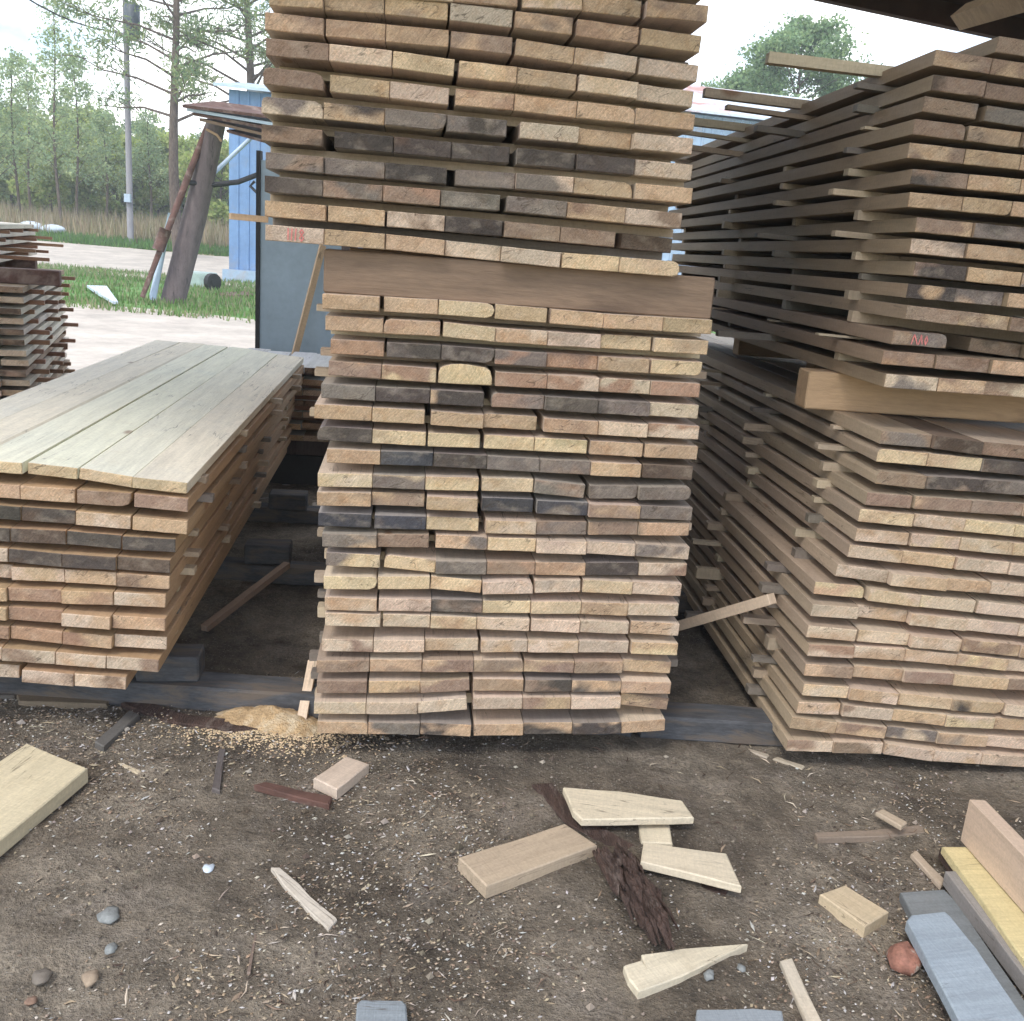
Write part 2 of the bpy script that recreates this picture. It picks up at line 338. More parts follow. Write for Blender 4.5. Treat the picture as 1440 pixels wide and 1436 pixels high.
def board_geo(w, h, L, cls, wane=0, side=None, rough=1.0):
    """one sawn board, front bottom centre at the origin, length along +y"""
    w2 = w / 2 - 0.0008; r = 0.0022
    ch = [random.uniform(.0008, .002) for _ in range(4)]
    if wane & 1: ch[1] = random.uniform(.012, .022)      # top right
    if wane & 2: ch[2] = random.uniform(.012, .022)      # top left
    if wane & 4: ch[0] = random.uniform(.014, .024)      # bottom right
    pr = []
    def corner(cx, cz, sx, sz, c):
        for t in (0, .5, 1):
            k = 0.29 * c if t == .5 else 0
            if sx * sz > 0: x = cx - sx * (c * (1 - t) if False else c * t); z = cz - sz * c * (1 - t)
            else: x = cx - sx * c * (1 - t); z = cz - sz * c * t
            if t == .5: x += sx * c * .21; z += sz * c * .21
            pr.append((x, z))
    # walk: bottom left -> bottom right -> top right -> top left
    def corner2(cx, cz, c, a0):
        for t in (0, .5, 1):
            a = a0 + t * math.pi / 2; pr.append((cx + c * math.cos(a), cz + c * math.sin(a)))
    def seg(x0, z0, x1, z1, n):
        for i in range(1, n): pr.append((x0 + (x1 - x0) * i / n + 0, z0 + (z1 - z0) * i / n + random.uniform(-1, 1) * .0006 * rough))
    corner2(-w2 + ch[3], ch[3], ch[3], math.pi); seg(-w2 + ch[3], 0, w2 - ch[0], 0, 5)
    corner2(w2 - ch[0], ch[0], ch[0], 1.5 * math.pi)
    corner2(w2 - ch[1], h - ch[1], ch[1], 0); seg(w2 - ch[1], h, -w2 + ch[2], h, 5)
    corner2(-w2 + ch[2], h - ch[2], ch[2], math.pi / 2)
    n = len(pr); vs = []; bc = []; rcv = []
    off = Vector([random.uniform(-40, 40) for _ in range(3)]); pc = (random.uniform(-.09, .09), random.choice((-1, 1)) * random.uniform(.02, .11))
    skew = random.uniform(-.004, .004); bow = random.uniform(-.004, .004)
    ys = [0, .0022, .25, .7, 1.2, 1.9, L - .002, L] if L > 1.9 else [0, .0022, L * .3, L * .6, L - .002, L]
    for i, y in enumerate(ys):
        q = .0018 if i in (0, len(ys) - 1) else 0
        for (x, z) in pr:
            xx = x * (1 - q / w2); zz = h / 2 + (z - h / 2) * (1 - 2 * q / h)
            yy = y + (skew * x / w2 if i < 2 else 0) + (random.uniform(-1, 1) * .0007 if i == 0 else 0)
            xb = bow * math.sin(math.pi * y / L)
            vs.append((xx + xb, yy, zz)); bc.append(tuple(Vector((x, y, z)) + off)); rcv.append((x - pc[0], 0, z - h / 2 - pc[1]))
    fs = []; ms = []
    for i in range(len(ys) - 1):
        for k in range(n):
            fs.append((i * n + k, i * n + (k + 1) % n, (i + 1) * n + (k + 1) % n, (i + 1) * n + k)); ms.append(0 if i == 0 else 1)
    fs.append(tuple(reversed(range(n)))); ms.append(0)
    e = (len(ys) - 1) * n; fs.append(tuple(range(e, e + n))); ms.append(0)
    c1 = jit(CL[cls[0]], .1); c2 = jit(CL[cls[-1]], .1) if len(cls) > 1 else jit(tuple(x * .84 for x in c1), .1)
    if side is None:
        side = {'G': (.40, .34, .28), 'K': (.34, .29, .25), 'U': (.38, .34, .31), 'D': (.24, .18, .135), 'B': (.42, .32, .235)}.get(cls[0], (.60, .48, .37))
    sdc = jit(side, .1)
    return vs, fs, ms, dict(ta=c1, tb=c2, ts=sdc, bco=bc, rc=rcv)

def interp(pts, x):
    if x <= pts[0][0]: a, b_ = pts[0], pts[1]
    elif x >= pts[-1][0]: a, b_ = pts[-2], pts[-1]
    else:
        for i in range(len(pts) - 1):
            if pts[i][0] <= x <= pts[i + 1][0]: a, b_ = pts[i], pts[i + 1]; break
    if x < pts[0][0] or x > pts[-1][0]:
        a, b_ = pts[0], pts[-1]; y0 = pts[0][1] if x < pts[0][0] else pts[-1][1]; xr = pts[0][0] if x < pts[0][0] else pts[-1][0]
        return y0 + (b_[1] - a[1]) / (b_[0] - a[0]) * (x - xr)
    return a[1] + (b_[1] - a[1]) / (b_[0] - a[0]) * (x - a[0])

class Plane:
    def __init__(s, x, y, yaw):
        s.p = Vector((x, y, 0)); s.yaw = rad(yaw); s.n = Vector((-math.sin(s.yaw), math.cos(s.yaw), 0)); s.u = Vector((math.cos(s.yaw), math.sin(s.yaw), 0))
    def hit(s, px, py):
        d = ray(px, py); t = (s.p - CAM).dot(s.n) / d.dot(s.n); q = CAM + d * t
        return (q - s.p).dot(s.u), q.z
    def pos(s, a, dep, z): return s.p + s.u * a + s.n * dep + Vector((0, 0, z))

# rows surveyed top to bottom: (bottom line points, seams [x or (gap0,gap1)], colour classes)
UP = [
 ([(381, -30), (728, -28), (993, -6)], [378, 465, 552, 640, 731, 820, 908, 994], 'O P O O P O O'),
 ([(378, -12), (540, -5), (726, 10), (817, 14), (993, 33)], [376, 462, 549, 638, (728, 734), 819, (903, 908), 993], 'O O P O OP O OB'),
 ([(380, 8), (540, 19), (629, 28), (699, 36), (804, 49), (983, 75)], [378, 455, 540.6, (629.8, 632), (720, 723), (804.5, 810), (896.5, 899.5), 983], 'O O OB P OB OR O'),
 ([(376, 42), (542, 58), (630, 66), (720, 76), (893, 103), (980, 114)], [372, (455, 457), 542, (631, 633), (720, 724), 807, (894, 898), 981.8], 'OB O O OB O PO PO'),
 ([(376, 79), (550, 96), (638, 108), (810, 128), (975, 150)], [374, 463, 551, (638, 644), 726, (810, 812), 895.5, 976], 'B P Y OY O PY P'),
 ([(382, 120), (456, 128), (631, 147.6), (722, 156), (975, 184)], [370, (455.6, 463), 547.6, (631, 639.5), 722, 810.5, 892, 975.4], 'B O P OR O O O'),
 ([(368, 159), (627, 185), (813, 202), (969, 218)], [367, 454.5, 540.6, 627, (712, 730), 812.7, 888.5, 970.7], 'PG KO OG KG P O P'),
 ([(369, 199), (634, 223), (716, 230), (972, 254)], [368, (454, 469.6), 553, 634, (716, 725.5), (807, 810), 891, 972], 'DB K KD K K K P'),
 ([(373, 237), (627, 259), (806, 271.6), (972, 287)], [373, 455, 541, (628, 639.5), 724.6, 806, (890, 892), 972], 'GB G K G PG O O'),
 ([(373, 270), (702, 296.6), (957, 321.7)], [372, 454, 538, 618.6, (703, 711.5), 796, 878, 958.7], 'K BG BR G G OB PB'),
 ([(371, 304), (699, 332), (867, 348), (950, 356.5)], [371, (458, 461), (541, 543.4), 625, (706, 708), 788, (866.7, 877), 951], 'O O BP K B B D'),
 ([(372, 338), (541, 351), (788, 376.6), (912, 386)], [372, 455.6, 541, 624.8, 704.6, (787, 789), 869.5, 954], 'P O O P P Y Y'),
]
LO = [
 ([(453, 434), (616, 442.7), (740, 452), (848, 461.7), (999, 470)], [453, (534, 539), 616, 695.7, (769, 773), 848, 932, 1000], 'O O Y O O O O'),
 ([(457, 464.7), (619, 473.5), (700, 481.8), (770, 486.5), (995, 499.5)], [456.7, 539, (619, 622), 696, 770, 845, (918, 920), 996], 'O O Y PO P Y Y'),
 ([(464, 498), (620, 506.6), (842, 522), (975, 528.6)], [463.8, (540, 543), 620, 695, 768.6, 842, (913, 915), 987], 'RB GK KG GR RB O Y'),
 ([(461, 528), (612, 539), (700, 543), (984, 559.5)], [461, 536, (613, 616), (692, 696), 769, 842, 914, 984], 'BR RY Y R RP RP R'),
 ([(451, 560), (605, 568), (700, 573), (982, 589.5)], [450.8, 527.7, 604.6, (680, 691), 765.6, 839.6, 913, 981.7], 'G GK KO GB K KG P'),
 ([(442, 588), (597, 596.6), (755, 606.7), (982, 619)], [441.8, 523, (597, 605), 679, (755, 764), 840, (909.5, 911), 983], 'O O O O OR P PR'),
 ([(446, 619.5), (599, 628), (737, 634), (825, 639), (981, 647.5)], [445.6, 523, (598.7, 601), (675, 680), 751, (825.4, 829), (903.5, 906), 981], 'K Y Y YO Y O O'),
 ([(459, 651), (609, 656.5), (759, 665), (842, 669), (973, 676)], [459, 534.8, 609, 684.6, 758.7, 830, (901, 903), 974], 'O U K G GB O D'),
 ([(447, 684), (673, 691), (750, 693), (829, 702), (971, 703)], [446.5, 523.7, 597.5, (673, 677), 750, (821, 829), 897, 971], 'YP GY YO Y GB G G'),
 ([(445, 710), (599, 714.6), (672, 719), (826, 725.6), (970, 731.7)], [445.6, 522, (597, 599), (671, 677), (750, 754), 826, 898.6, 972], 'O BO O U UG OB G'),
 ([(447, 740), (599, 745.6), (754, 752), (968, 754)], [446.8, (522, 526), 599, (673, 682), 753.6, (825, 827), 897.4, 969.3], 'U UG Y PO BG OB OB'),
 ([(453, 768), (603, 770.7), (753, 776), (823, 778), (967, 786.5)], [453, 530, (603, 612), 685, 753, 823, 892.5, 967.4], 'GO BO OG Y P GP PG'),
 ([(458, 795), (534, 798.7), (612, 807), (809, 809.7), (964, 810)], [457.8, (534, 539), 612, 684, 752.4, 823, 898, 965], 'GY YG G BR OR K PB'),
 ([(455, 828), (605, 828.7), (676, 834), (817, 832), (957, 838)], [455, 531, 604.5, (676, 678), (749, 751), (816, 818), 887.7, 956.6], 'Y Y YO P PG Y P'),
 ([(460, 858), (606, 861), (746, 863), (953, 866)], [456, (530, 532), 606.5, 678, 746, 817, 881.6, 953], 'OP P KB Y Y O PO'),
 ([(470, 880), (605, 883), (670, 886), (883, 891), (953, 893.7)], [456.6, (535, 538), 604.7, 669.8, (744, 746), 814.5, (883, 886), 953.5], 'PO OP YO OP PO P OP'),
 ([(452, 918), (597, 917.6), (813, 918.6), (952, 921)], [451.7, 525, 597, (673, 676), 742, 813, (884, 887), 951.8], 'BP P PO PO OP P OY'),
 ([(445, 946), (737, 946), (875, 948), (944, 951)], [445, 519.4, 593.5, 666, 736.6, 807, 875.5, 944.5], 'BO OB BO OB BO BO OB'),
 ([(445, 975), (587, 976.6), (661, 972.5), (942, 975)], [445, (516, 518), 591, (661, 665), (736, 738), 803.6, 873, 942], 'B OB BO O KB KO O'),
 ([(441, 1002), (587, 1004), (665, 997), (872, 996), (940, 1002)], [441.4, 514.6, 587, (657.6, 665), 734.6, 802, 872.6, 940], 'YP P P P OB PO OB'),
 ([(446, 1031), (662, 1036), (873, 1032), (935, 1029)], [445.6, 517, 590, (662, 666), 736, 805, 873.5, 936], 'O GO KO O KO KO O'),
]
RU = [
 ([(1400, 73), (1440, 79)], [1400, 1478], 'B'),
 ([(1313, 91), (1440, 111)], [1313, 1393, 1472], 'BO BO B'),
 ([(1308, 127), (1440, 145)], [1308, (1382, 1384), 1460], 'DB B B'),
 ([(1299, 156), (1440, 178)], [1299, (1374, 1385), 1462], 'GB GB B'),
 ([(1282, 189), (1440, 208)], [1282, (1355, 1359), 1434, 1510], 'B OB B O'),
 ([(1275, 222), (1440, 240)], [1275, 1355, 1432, 1508], 'OB O O O'),
 ([(1278, 259), (1440, 274)], [1278, 1358, 1431, 1506], 'BK O O O'),
 ([(1277, 291), (1440, 305)], [1277, 1353, 1424, 1500], 'O O O O'),
 ([(1289, 326), (1440, 341)], [1289, 1369, 1445], 'OB KG O'),
 ([(1280, 356), (1440, 371)], [1280, 1357, 1431, 1506], 'PG O O O'),
 ([(1284, 388), (1440, 404)], [1284, 1358, 1435, 1510], 'KB O GO O'),
 ([(1275, 419), (1440, 434)], [1275, 1343, 1416, 1490], 'KO GO O O'),
 ([(1274, 449), (1440, 468)], [1270, 1346, 1420, 1495], 'B OB B O'),
 ([(1258, 485), (1329, 490), (1440, 506)], [1254, (1330, 1384), 1458], 'GB DB'),
 ([(1240, 512.6), (1440, 529)], [1240, 1315, 1388, 1462], 'RB B OB O'),
 ([(1245.6, 545.6), (1440, 560)], [1245.6, 1318, 1386, 1460], 'PG BO BP O'),
]
RL = [
 ([(1238, 625), (1310, 631), (1379, 640)], [1238, 1311.5, 1379], 'BG D'),
 ([(1233, 650), (1303, 656), (1440, 670)], [1233, 1303, 1381, 1455], 'YO YO KD'),
 ([(1230, 680), (1298, 687), (1440, 696)], [1230, (1298, 1300), 1377.5, 1452], 'BO KB KG'),
 ([(1216, 710), (1280, 715), (1440, 726.7)], [1216, (1280, 1284), 1363.6, 1438, 1512], 'BO BO BD B'),
 ([(1205.6, 733), (1280, 740), (1355, 748), (1440, 756)], [1205.6, (1281, 1283), 1355, 1424, 1500], 'YO PO YO Y'),
 ([(1205.6, 762), (1277, 768), (1440, 782)], [1203, (1277, 1279), 1350, 1421, 1496], 'PO YP OP Y'),
 ([(1193.5, 785), (1341, 801), (1440, 811)], [1193.5, 1268, (1341, 1343), 1418, 1492], 'OP YO P P'),
 ([(1176, 812), (1249, 822), (1440, 839.5)], [1176, 1249, 1327, 1391, 1466], 'P PO OB P'),
 ([(1148, 839.5), (1218, 845), (1440, 870)], [1148, (1217, 1220), 1290.7, (1369, 1372), 1444], 'OY PY YP P'),
 ([(1145, 867.7), (1207, 872), (1440, 896.5)], [1140, 1207, 1278.5, 1358, 1432, 1506], 'P OP PO P P'),
 ([(1132.7, 895.5), (1202, 902), (1440, 924)], [1132.7, (1202, 1205), 1277, (1348, 1353), 1431, 1504], 'PO PO OP BO O'),
 ([(1134, 921.5), (1270, 929), (1440, 946.5)], [1134, 1199, 1270, 1343, 1415, 1488], 'RP OP OP OY P'),
 ([(1130, 950), (1198, 953.5), (1440, 971)], [1130, (1197, 1199), 1268, 1339, 1414, 1487], 'BO BO PB OB B'),
 ([(1127.5, 978), (1192, 983), (1336, 998), (1440, 1006.6)], [1127.5, 1192, (1259, 1261), 1336, 1408.7, 1480], 'PY OP YO OK P'),
 ([(1120.5, 1004), (1181, 1007), (1327, 1020.5), (1440, 1028)], [1120.5, (1181, 1183), 1253.5, 1327, 1396.6, 1470], 'PO PB OB YP O'),
 ([(1110, 1024), (1174, 1032), (1317, 1046.5), (1440, 1056)], [1110, 1174, (1244, 1246), 1317, 1388, 1460], 'O OB PG OG P'),
 ([(1105, 1056), (1240, 1061), (1310, 1070), (1440, 1081)], [1105, 1170, (1240, 1242), 1310, 1379, 1450], 'BP BP PO PO P'),
]
LS = [
 ([(-190, 652), (38, 668), (107, 675), (184, 687), (262, 696)], [-193, -117, -41, (31, 36), 108, 184.5, 262], 'Y Y Y Y Y Y'),
 ([(0, 701), (105, 708), (184, 713.7), (260, 721)], [-48, 28, (105, 108), (184, 187), 263.6], 'O O B BP'),
 ([(0, 731), (105, 738), (183, 745.6), (261, 753)], [-46, 29, 106, (183, 185), 262.6], 'K KD OP O'),
 ([(0, 761.6), (93, 766), (170, 773), (243, 778)], [-61, 15, 93, (170, 171.5), 246], 'K KD K K'),
 ([(0, 789), (86, 797), (164, 801.5), (238, 807)], [-63, 12, 88, 164, 239], 'P KD KD D'),
 ([(0, 816), (90, 820.7), (163, 825), (237, 830)], [-60, 15, 90, 163, 238], 'BP OP OP BO'),
 ([(0, 845), (160, 851), (232, 855.5)], [-64, 11, 87, 160, 232.6], 'O RO RO PO'),
 ([(0, 871.5), (89, 877), (233, 888)], [-64, 11, 89, 158, 232.6], 'O RB PO OR'),
 ([(0, 899.6), (157, 913), (231, 918)], [-62, 12, 87, 157.5, 232], 'R RO RO PR'),
 ([(0, 928), (149, 941), (222, 945)], [-68, 3, 77.6, 148.6, 223.6], 'P BP PO BP'),
 ([(0, 955.5), (104, 965), (176, 969)], [-50, (24, 31), 104, 178], 'P PB PB'),
]
ALL = []          # every board, built or not yet
STK = []          # support sticks
LEN = 2.44
WANE = {('UP', 6, 0): 3, ('UP', 11, 6): 5, ('UP', 5, 0): 3, ('LO', 0, 2): 5, ('LO', 3, 2): 3, ('LO', 2, 6): 4, ('LO', 8, 6): 5, ('LO', 8, 5): 4, ('LO', 13, 0): 5, ('LO', 1, 5): 2,
        ('RU', 4, 0): 1, ('RU', 13, 0): 1, ('RL', 2, 0): 2, ('LO', 4, 3): 2, ('RL', 8, 0): 1}
def stack(key, rows, plane, th, name, side_left, ends, pok, sideward):
    info = []
    for ri, (ln, seams, cl) in enumerate(rows):
        h = th if not (key == 'LS' and ri == 0) else 0.032
        iv = []; prev = None
        for s_ in seams:
            a, b_ = (s_ if isinstance(s_, tuple) else (s_, s_))
            if prev is not None: iv.append((prev, a))
            prev = b_
        cls = cl.split(); nb = len(iv)
        zs = []; smin, smax = 1e9, -1e9
        rowoff = random.uniform(-.006, .006)
        for bi, (xa, xb) in enumerate(iv):
            s0, z0 = plane.hit(xa, interp(ln, xa)); s1, z1 = plane.hit(xb, interp(ln, xb))
            dep = rowoff + random.gauss(0, .004)
            if random.random() < .12: dep += random.uniform(-.012, .025)
            if (key, ri, bi) == ('UP', 10, 6): dep = .05
            if (key, ri, bi) == ('RU', 13, 1): dep = .09
            px_a = max(0, min(1440, xb) - max(0, xa)) * min(26, max(0, interp(ln, xa) if interp(ln, xa) < 26 else 26))
            if side_left and bi == 0: px_a += 4000
            if key == 'LS' and ri == 0: px_a += 9000
            if key == 'LS' and bi == nb - 1: px_a += 4000
            lpos = bi if not ends == 'right' else nb - 1 - bi
            ALL.append(dict(key=key, row=ri, i=bi, lpos=lpos, w=max(.06, s1 - s0), h=h, cls=cls[bi], pos=plane.pos((s0 + s1) / 2, dep, (z0 + z1) / 2),
                            tilt=math.atan2(z1 - z0, s1 - s0), yaw=plane.yaw + random.gauss(0, .0015), area=px_a, name=name, ends=ends, wane=WANE.get((key, ri, bi), 0 if random.random() > .05 else random.choice((1, 2, 4))), nrow=len(rows)))
            zs.append(((s0 + s1) / 2, (z0 + z1) / 2)); smin = min(smin, s0); smax = max(smax, s1)
        # boards of the same layer out of the frame
        if key in ('RU', 'RL') :
            k = 0
            sl = (zs[-1][1] - zs[0][1]) / (zs[-1][0] - zs[0][0]) if len(zs) > 1 else 0
            while smax - smin < 0.98 if key == 'RL' else smax < plane.hit(1440, 300)[0] + .45:
                s0 = smax + .001; z = zs[-1][1] + sl * (s0 + .076 - zs[-1][0])
                ALL.append(dict(key=key, row=ri, i=90 + k, lpos=90, w=.15, h=h, cls=random.choice('POBY'), pos=plane.pos(s0 + .075, random.gauss(0, .006), z), tilt=math.atan(sl), yaw=plane.yaw, area=-1, name=name, ends=ends, wane=0, nrow=len(rows)))
                smax = s0 + .15; k += 1
                if k > 6: break
        if key == 'LS':
            sl = (zs[-1][1] - zs[0][1]) / (zs[-1][0] - zs[0][0])
            while smin > plane.hit(-193, 660)[0] + .02 and ri > 0:
                s1 = smin - .001; z = zs[0][1] + sl * (s1 - .075 - zs[0][0])
                ALL.append(dict(key=key, row=ri, i=90, lpos=90, w=.15, h=h, cls=random.choice('POBO'), pos=plane.pos(s1 - .075, random.gauss(0, .006), z), tilt=math.atan(sl), yaw=plane.yaw, area=-1, name=name, ends=ends, wane=0, nrow=len(rows)))
                smin = s1 - .15
        zz = lambda s, Z=zs: Z[0][1] + (Z[-1][1] - Z[0][1]) / max(1e-6, (Z[-1][0] - Z[0][0])) * (s - Z[0][0]) if len(Z) > 1 else Z[0][1]
        info.append((smin, smax, zz, h))
    for ri in range(len(info) - 1):
        a = info[ri]; c_ = info[ri + 1]           # a above, c_ below
        s0 = max(a[0], c_[0]); s1 = min(a[1], c_[1])
        if key == 'RU' and ri == 0: s0 = a[0]
        for di, dep in enumerate(sideward):
            dd = dep + random.uniform(-.025, .025)
            pl, prr = pok()
            if key in ('RU', 'RL') and di == 0: pl = rnd(.01, .11)
            if key == 'RU' and ri == 0: pl = rnd(.40, .52)
            if key == 'RU' and ri in (1, 2) and di > 0: pl = rnd(.08, .3)
            e0, e1 = s0 - pl, s1 + prr
            m = (s0 + s1) / 2
            zt = min(a[2](s0), a[2](s1), 9) if False else a[2](m); zb = c_[2](m) + c_[3]
            t = max(.006, zt - zb)
            sl = ((a[2](s1) - a[2](s0)) + (c_[2](s1) - c_[2](s0))) / 2 / (s1 - s0)
            STK.append(dict(key=key, row=ri, di=di, L=e1 - e0, t=t, pos=plane.pos(e0, dd, (zt + zb) / 2 + sl * (e0 - m)), tilt=math.atan(sl), yaw=plane.yaw + random.gauss(0, .02), name=name))
    return info

PC = Plane(0, 2.65, 7.0)
PRU = Plane(1.1, 2.76, 4.5); PRL = Plane(1.1, 2.76, 4.5); PL = Plane(-1.1, 2.6, 7.0)
rnd = random.uniform
iU = stack('UP', UP, PC, .0395, 'upper centre stack', False, 'left', lambda: (rnd(-.03, .03), rnd(-.03, .03)), (.14, 1.2, 2.3))
iL = stack('LO', LO, PC, .0385, 'lower centre stack', False, 'left', lambda: (rnd(-.005, .05), rnd(-.02, .06)), (.16, 1.2, 2.3))
iRU = stack('RU', RU, PRU, .0385, 'upper right stack', True, 'leftc', lambda: (random.choice((rnd(-.03, .01), rnd(-.02, .07), rnd(.06, .24))), 0), (.34, 1.0, 1.75, 2.8))
iRL = stack('RL', RL, PRL, .0385, 'lower right stack', True, 'leftc', lambda: (random.choice((rnd(-.02, .05), rnd(.04, .14))), 0), (.30, 1.0, 1.75, 2.8))
iS = stack('LS', LS, PL, .040, 'left stack', False, 'right', lambda: (0, random.choice((rnd(-.01, .03), rnd(.0, .07)))), (.22, .95, 1.75, 2.6))

ALL.sort(key=lambda d: -d['area'])
stuff = MB(); GRP = {'UP': 'boards of the upper centre stack', 'LO': 'boards of the lower centre stack', 'RU': 'boards of the upper right stack', 'RL': 'boards of the lower right stack', 'LS': 'boards of the left stack'}
FEAT = {('LO', 3, 2): 'bulging yellow board with rough bark-like top', ('LO', 0, 2): 'yellow board with rounded right corner', ('UP', 11, 0): 'pale board with faint red crayon marks',
        ('RU', 13, 0): 'greyish board with pink crayon marks', ('UP', 11, 6): 'yellow board with tapering waney right end', ('UP', 5, 0): 'brown board with rounded upper corners',
        ('LO', 2, 6): 'yellow board with slanting lower right corner', ('RL', 2, 0): 'brown board with long crack', ('LO', 13, 0): 'yellow board with chewed right corner'}
OR2 = ['first', 'second', 'third', 'fourth', 'fifth', 'sixth', 'seventh']
OR3 = ['outermost', 'second', 'third', 'fourth', 'fifth', 'sixth']
red_done = {}
for k, d in enumerate(ALL):
    side = None
    if d['key'] == 'LS' and d['row'] == 0: side = (.80, .71, .57)
    elif d['key'] == 'LS': side = (.45, .30, .175)
    elif d['key'] == 'RL' and d['cls'][0] not in 'KD': side = (.60, .47, .35) if d['i'] > 0 else (.44, .34, .245)  # corner board darker: shade of the gap beside it put into its side colour
    elif d['key'] == 'RU': side = (.30, .22, .15)  # sides darkened throughout: this stack's shaded flank is painted into the colour
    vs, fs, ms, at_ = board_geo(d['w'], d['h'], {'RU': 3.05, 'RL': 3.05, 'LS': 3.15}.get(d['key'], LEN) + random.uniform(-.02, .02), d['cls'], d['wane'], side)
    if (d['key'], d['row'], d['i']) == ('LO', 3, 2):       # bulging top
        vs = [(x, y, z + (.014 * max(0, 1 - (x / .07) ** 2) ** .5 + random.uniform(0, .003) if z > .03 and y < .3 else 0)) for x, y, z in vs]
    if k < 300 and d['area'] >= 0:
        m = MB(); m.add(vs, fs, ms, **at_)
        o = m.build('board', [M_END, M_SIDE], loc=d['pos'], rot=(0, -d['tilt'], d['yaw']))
        key3 = (d['key'], d['row'], d['i'])
        look = FEAT.get(key3) or (CN[d['cls'][0]] + ' board')
        side_w = 'right' if d['ends'] == 'right' else 'left'
        pl = OR2[d['lpos']]
        lay = 'top layer' if d['row'] == 0 else ('bottom layer' if d['row'] == d['nrow'] - 1 else ORD[d['row']] + ' layer down')
        if FEAT.get(key3): lb = '%s in %s of %s' % (look, lay, d['name'])
        else: lb = '%s, %s from %s in %s of %s' % (look, pl, side_w, lay, d['name'])
        if len(lb.split()) > 16: lb = lb.replace(' layer down', ' layer')
        tag(o, lb, 'board', GRP[d['key']])
        red_done[key3] = (o, d)
    else:
        R_ = Matrix.Translation(d['pos']) @ Matrix.Rotation(d['yaw'], 4, 'Z') @ Matrix.Rotation(-d['tilt'], 4, 'Y')
        stuff.add([R_ @ Vector(v) for v in vs], fs, ms, **at_)
def stick_geo(m, L_, t, wd, col):
    vs = []; off = Vector([random.uniform(-40, 40) for _ in range(3)]); bc = []
    for i, x in enumerate((0, .002, L_ - .002, L_)):
        q = .9 if i in (0, 3) else 1
        for (y, z) in ((-1, -1), (1, -1), (1, 1), (-1, 1)):
            vs.append((x, y * wd / 2 * q, z * t / 2 * q)); bc.append(tuple(Vector((y * .02, x, z * .01)) + off))
    fs = [(i * 4 + k, (i + 1) * 4 + k, (i + 1) * 4 + (k + 1) % 4, i * 4 + (k + 1) % 4) for i in range(3) for k in range(4)] + [(0, 1, 2, 3), (15, 14, 13, 12)]
    m.add(vs, fs, 1, ts=col, bco=bc, ta=col, tb=col, rc=bc)
DN = ['nearest the front', 'second back from the front', 'third back from the front', 'at the far end']
for s_ in STK:
    m = MB(); col = jit(random.choice(((.5, .4, .28), (.36, .28, .2), (.42, .33, .24), (.2, .17, .14))), .1)
    stick_geo(m, s_['L'], s_['t'] - .0004, random.uniform(.03, .042), col)
    o = m.build('spacer_stick', [M_END, M_SIDE], loc=s_['pos'], rot=(0, -s_['tilt'], s_['yaw']))
    lay = 'top' if s_['row'] == 0 else ORD[s_['row']]
    dn = DN[s_['di']] if s_['key'] not in ('UP', 'LO') else ('nearest the front', 'at mid depth', 'at the far end')[s_['di']]
    tag(o, 'spacer stick under %s layer of %s, %s' % (lay, s_['name'], dn), 'spacer stick', 'spacer sticks of the ' + s_['name'])

# crayon marks on two board ends (numbers, blurred)
def strokes(key3, polys):
    if key3 not in red_done: return
    o, d = red_done[key3]; m = MB()
    for pl in polys:
        for (a, b_) in zip(pl, pl[1:]):
            a = Vector((a[0], 0, a[1])); b_ = Vector((b_[0], 0, b_[1])); t = (b_ - a).normalized(); nn = Vector((-t.z, 0, t.x)) * .0016
            q = [a - nn - t * .001, b_ - nn + t * .001, b_ + nn + t * .001, a + nn - t * .001]
            m.add([(v.x, -.0052, v.z) for v in q], [(0, 1, 2, 3)])
    p = m.build('crayon_mark', M_RED, parent=o); return p
strokes(('UP', 11, 0), [[(-.016, .006), (-.016, .034)], [(-.008, .006), (-.006, .034)], [(.002, .006), (.004, .034)], [(.018, .020), (.014, .027), (.018, .034), (.023, .027), (.018, .020), (.013, .012), (.018, .005), (.023, .012), (.018, .020)]])
strokes(('RU', 13, 0), [[(-.025, .006), (-.02, .032), (-.014, .02)], [(-.014, .02), (-.008, .006)], [(-.004, .006), (0, .032), (.006, .008)], [(.016, .006), (.02, .018), (.016, .030), (.012, .018), (.016, .006)]])

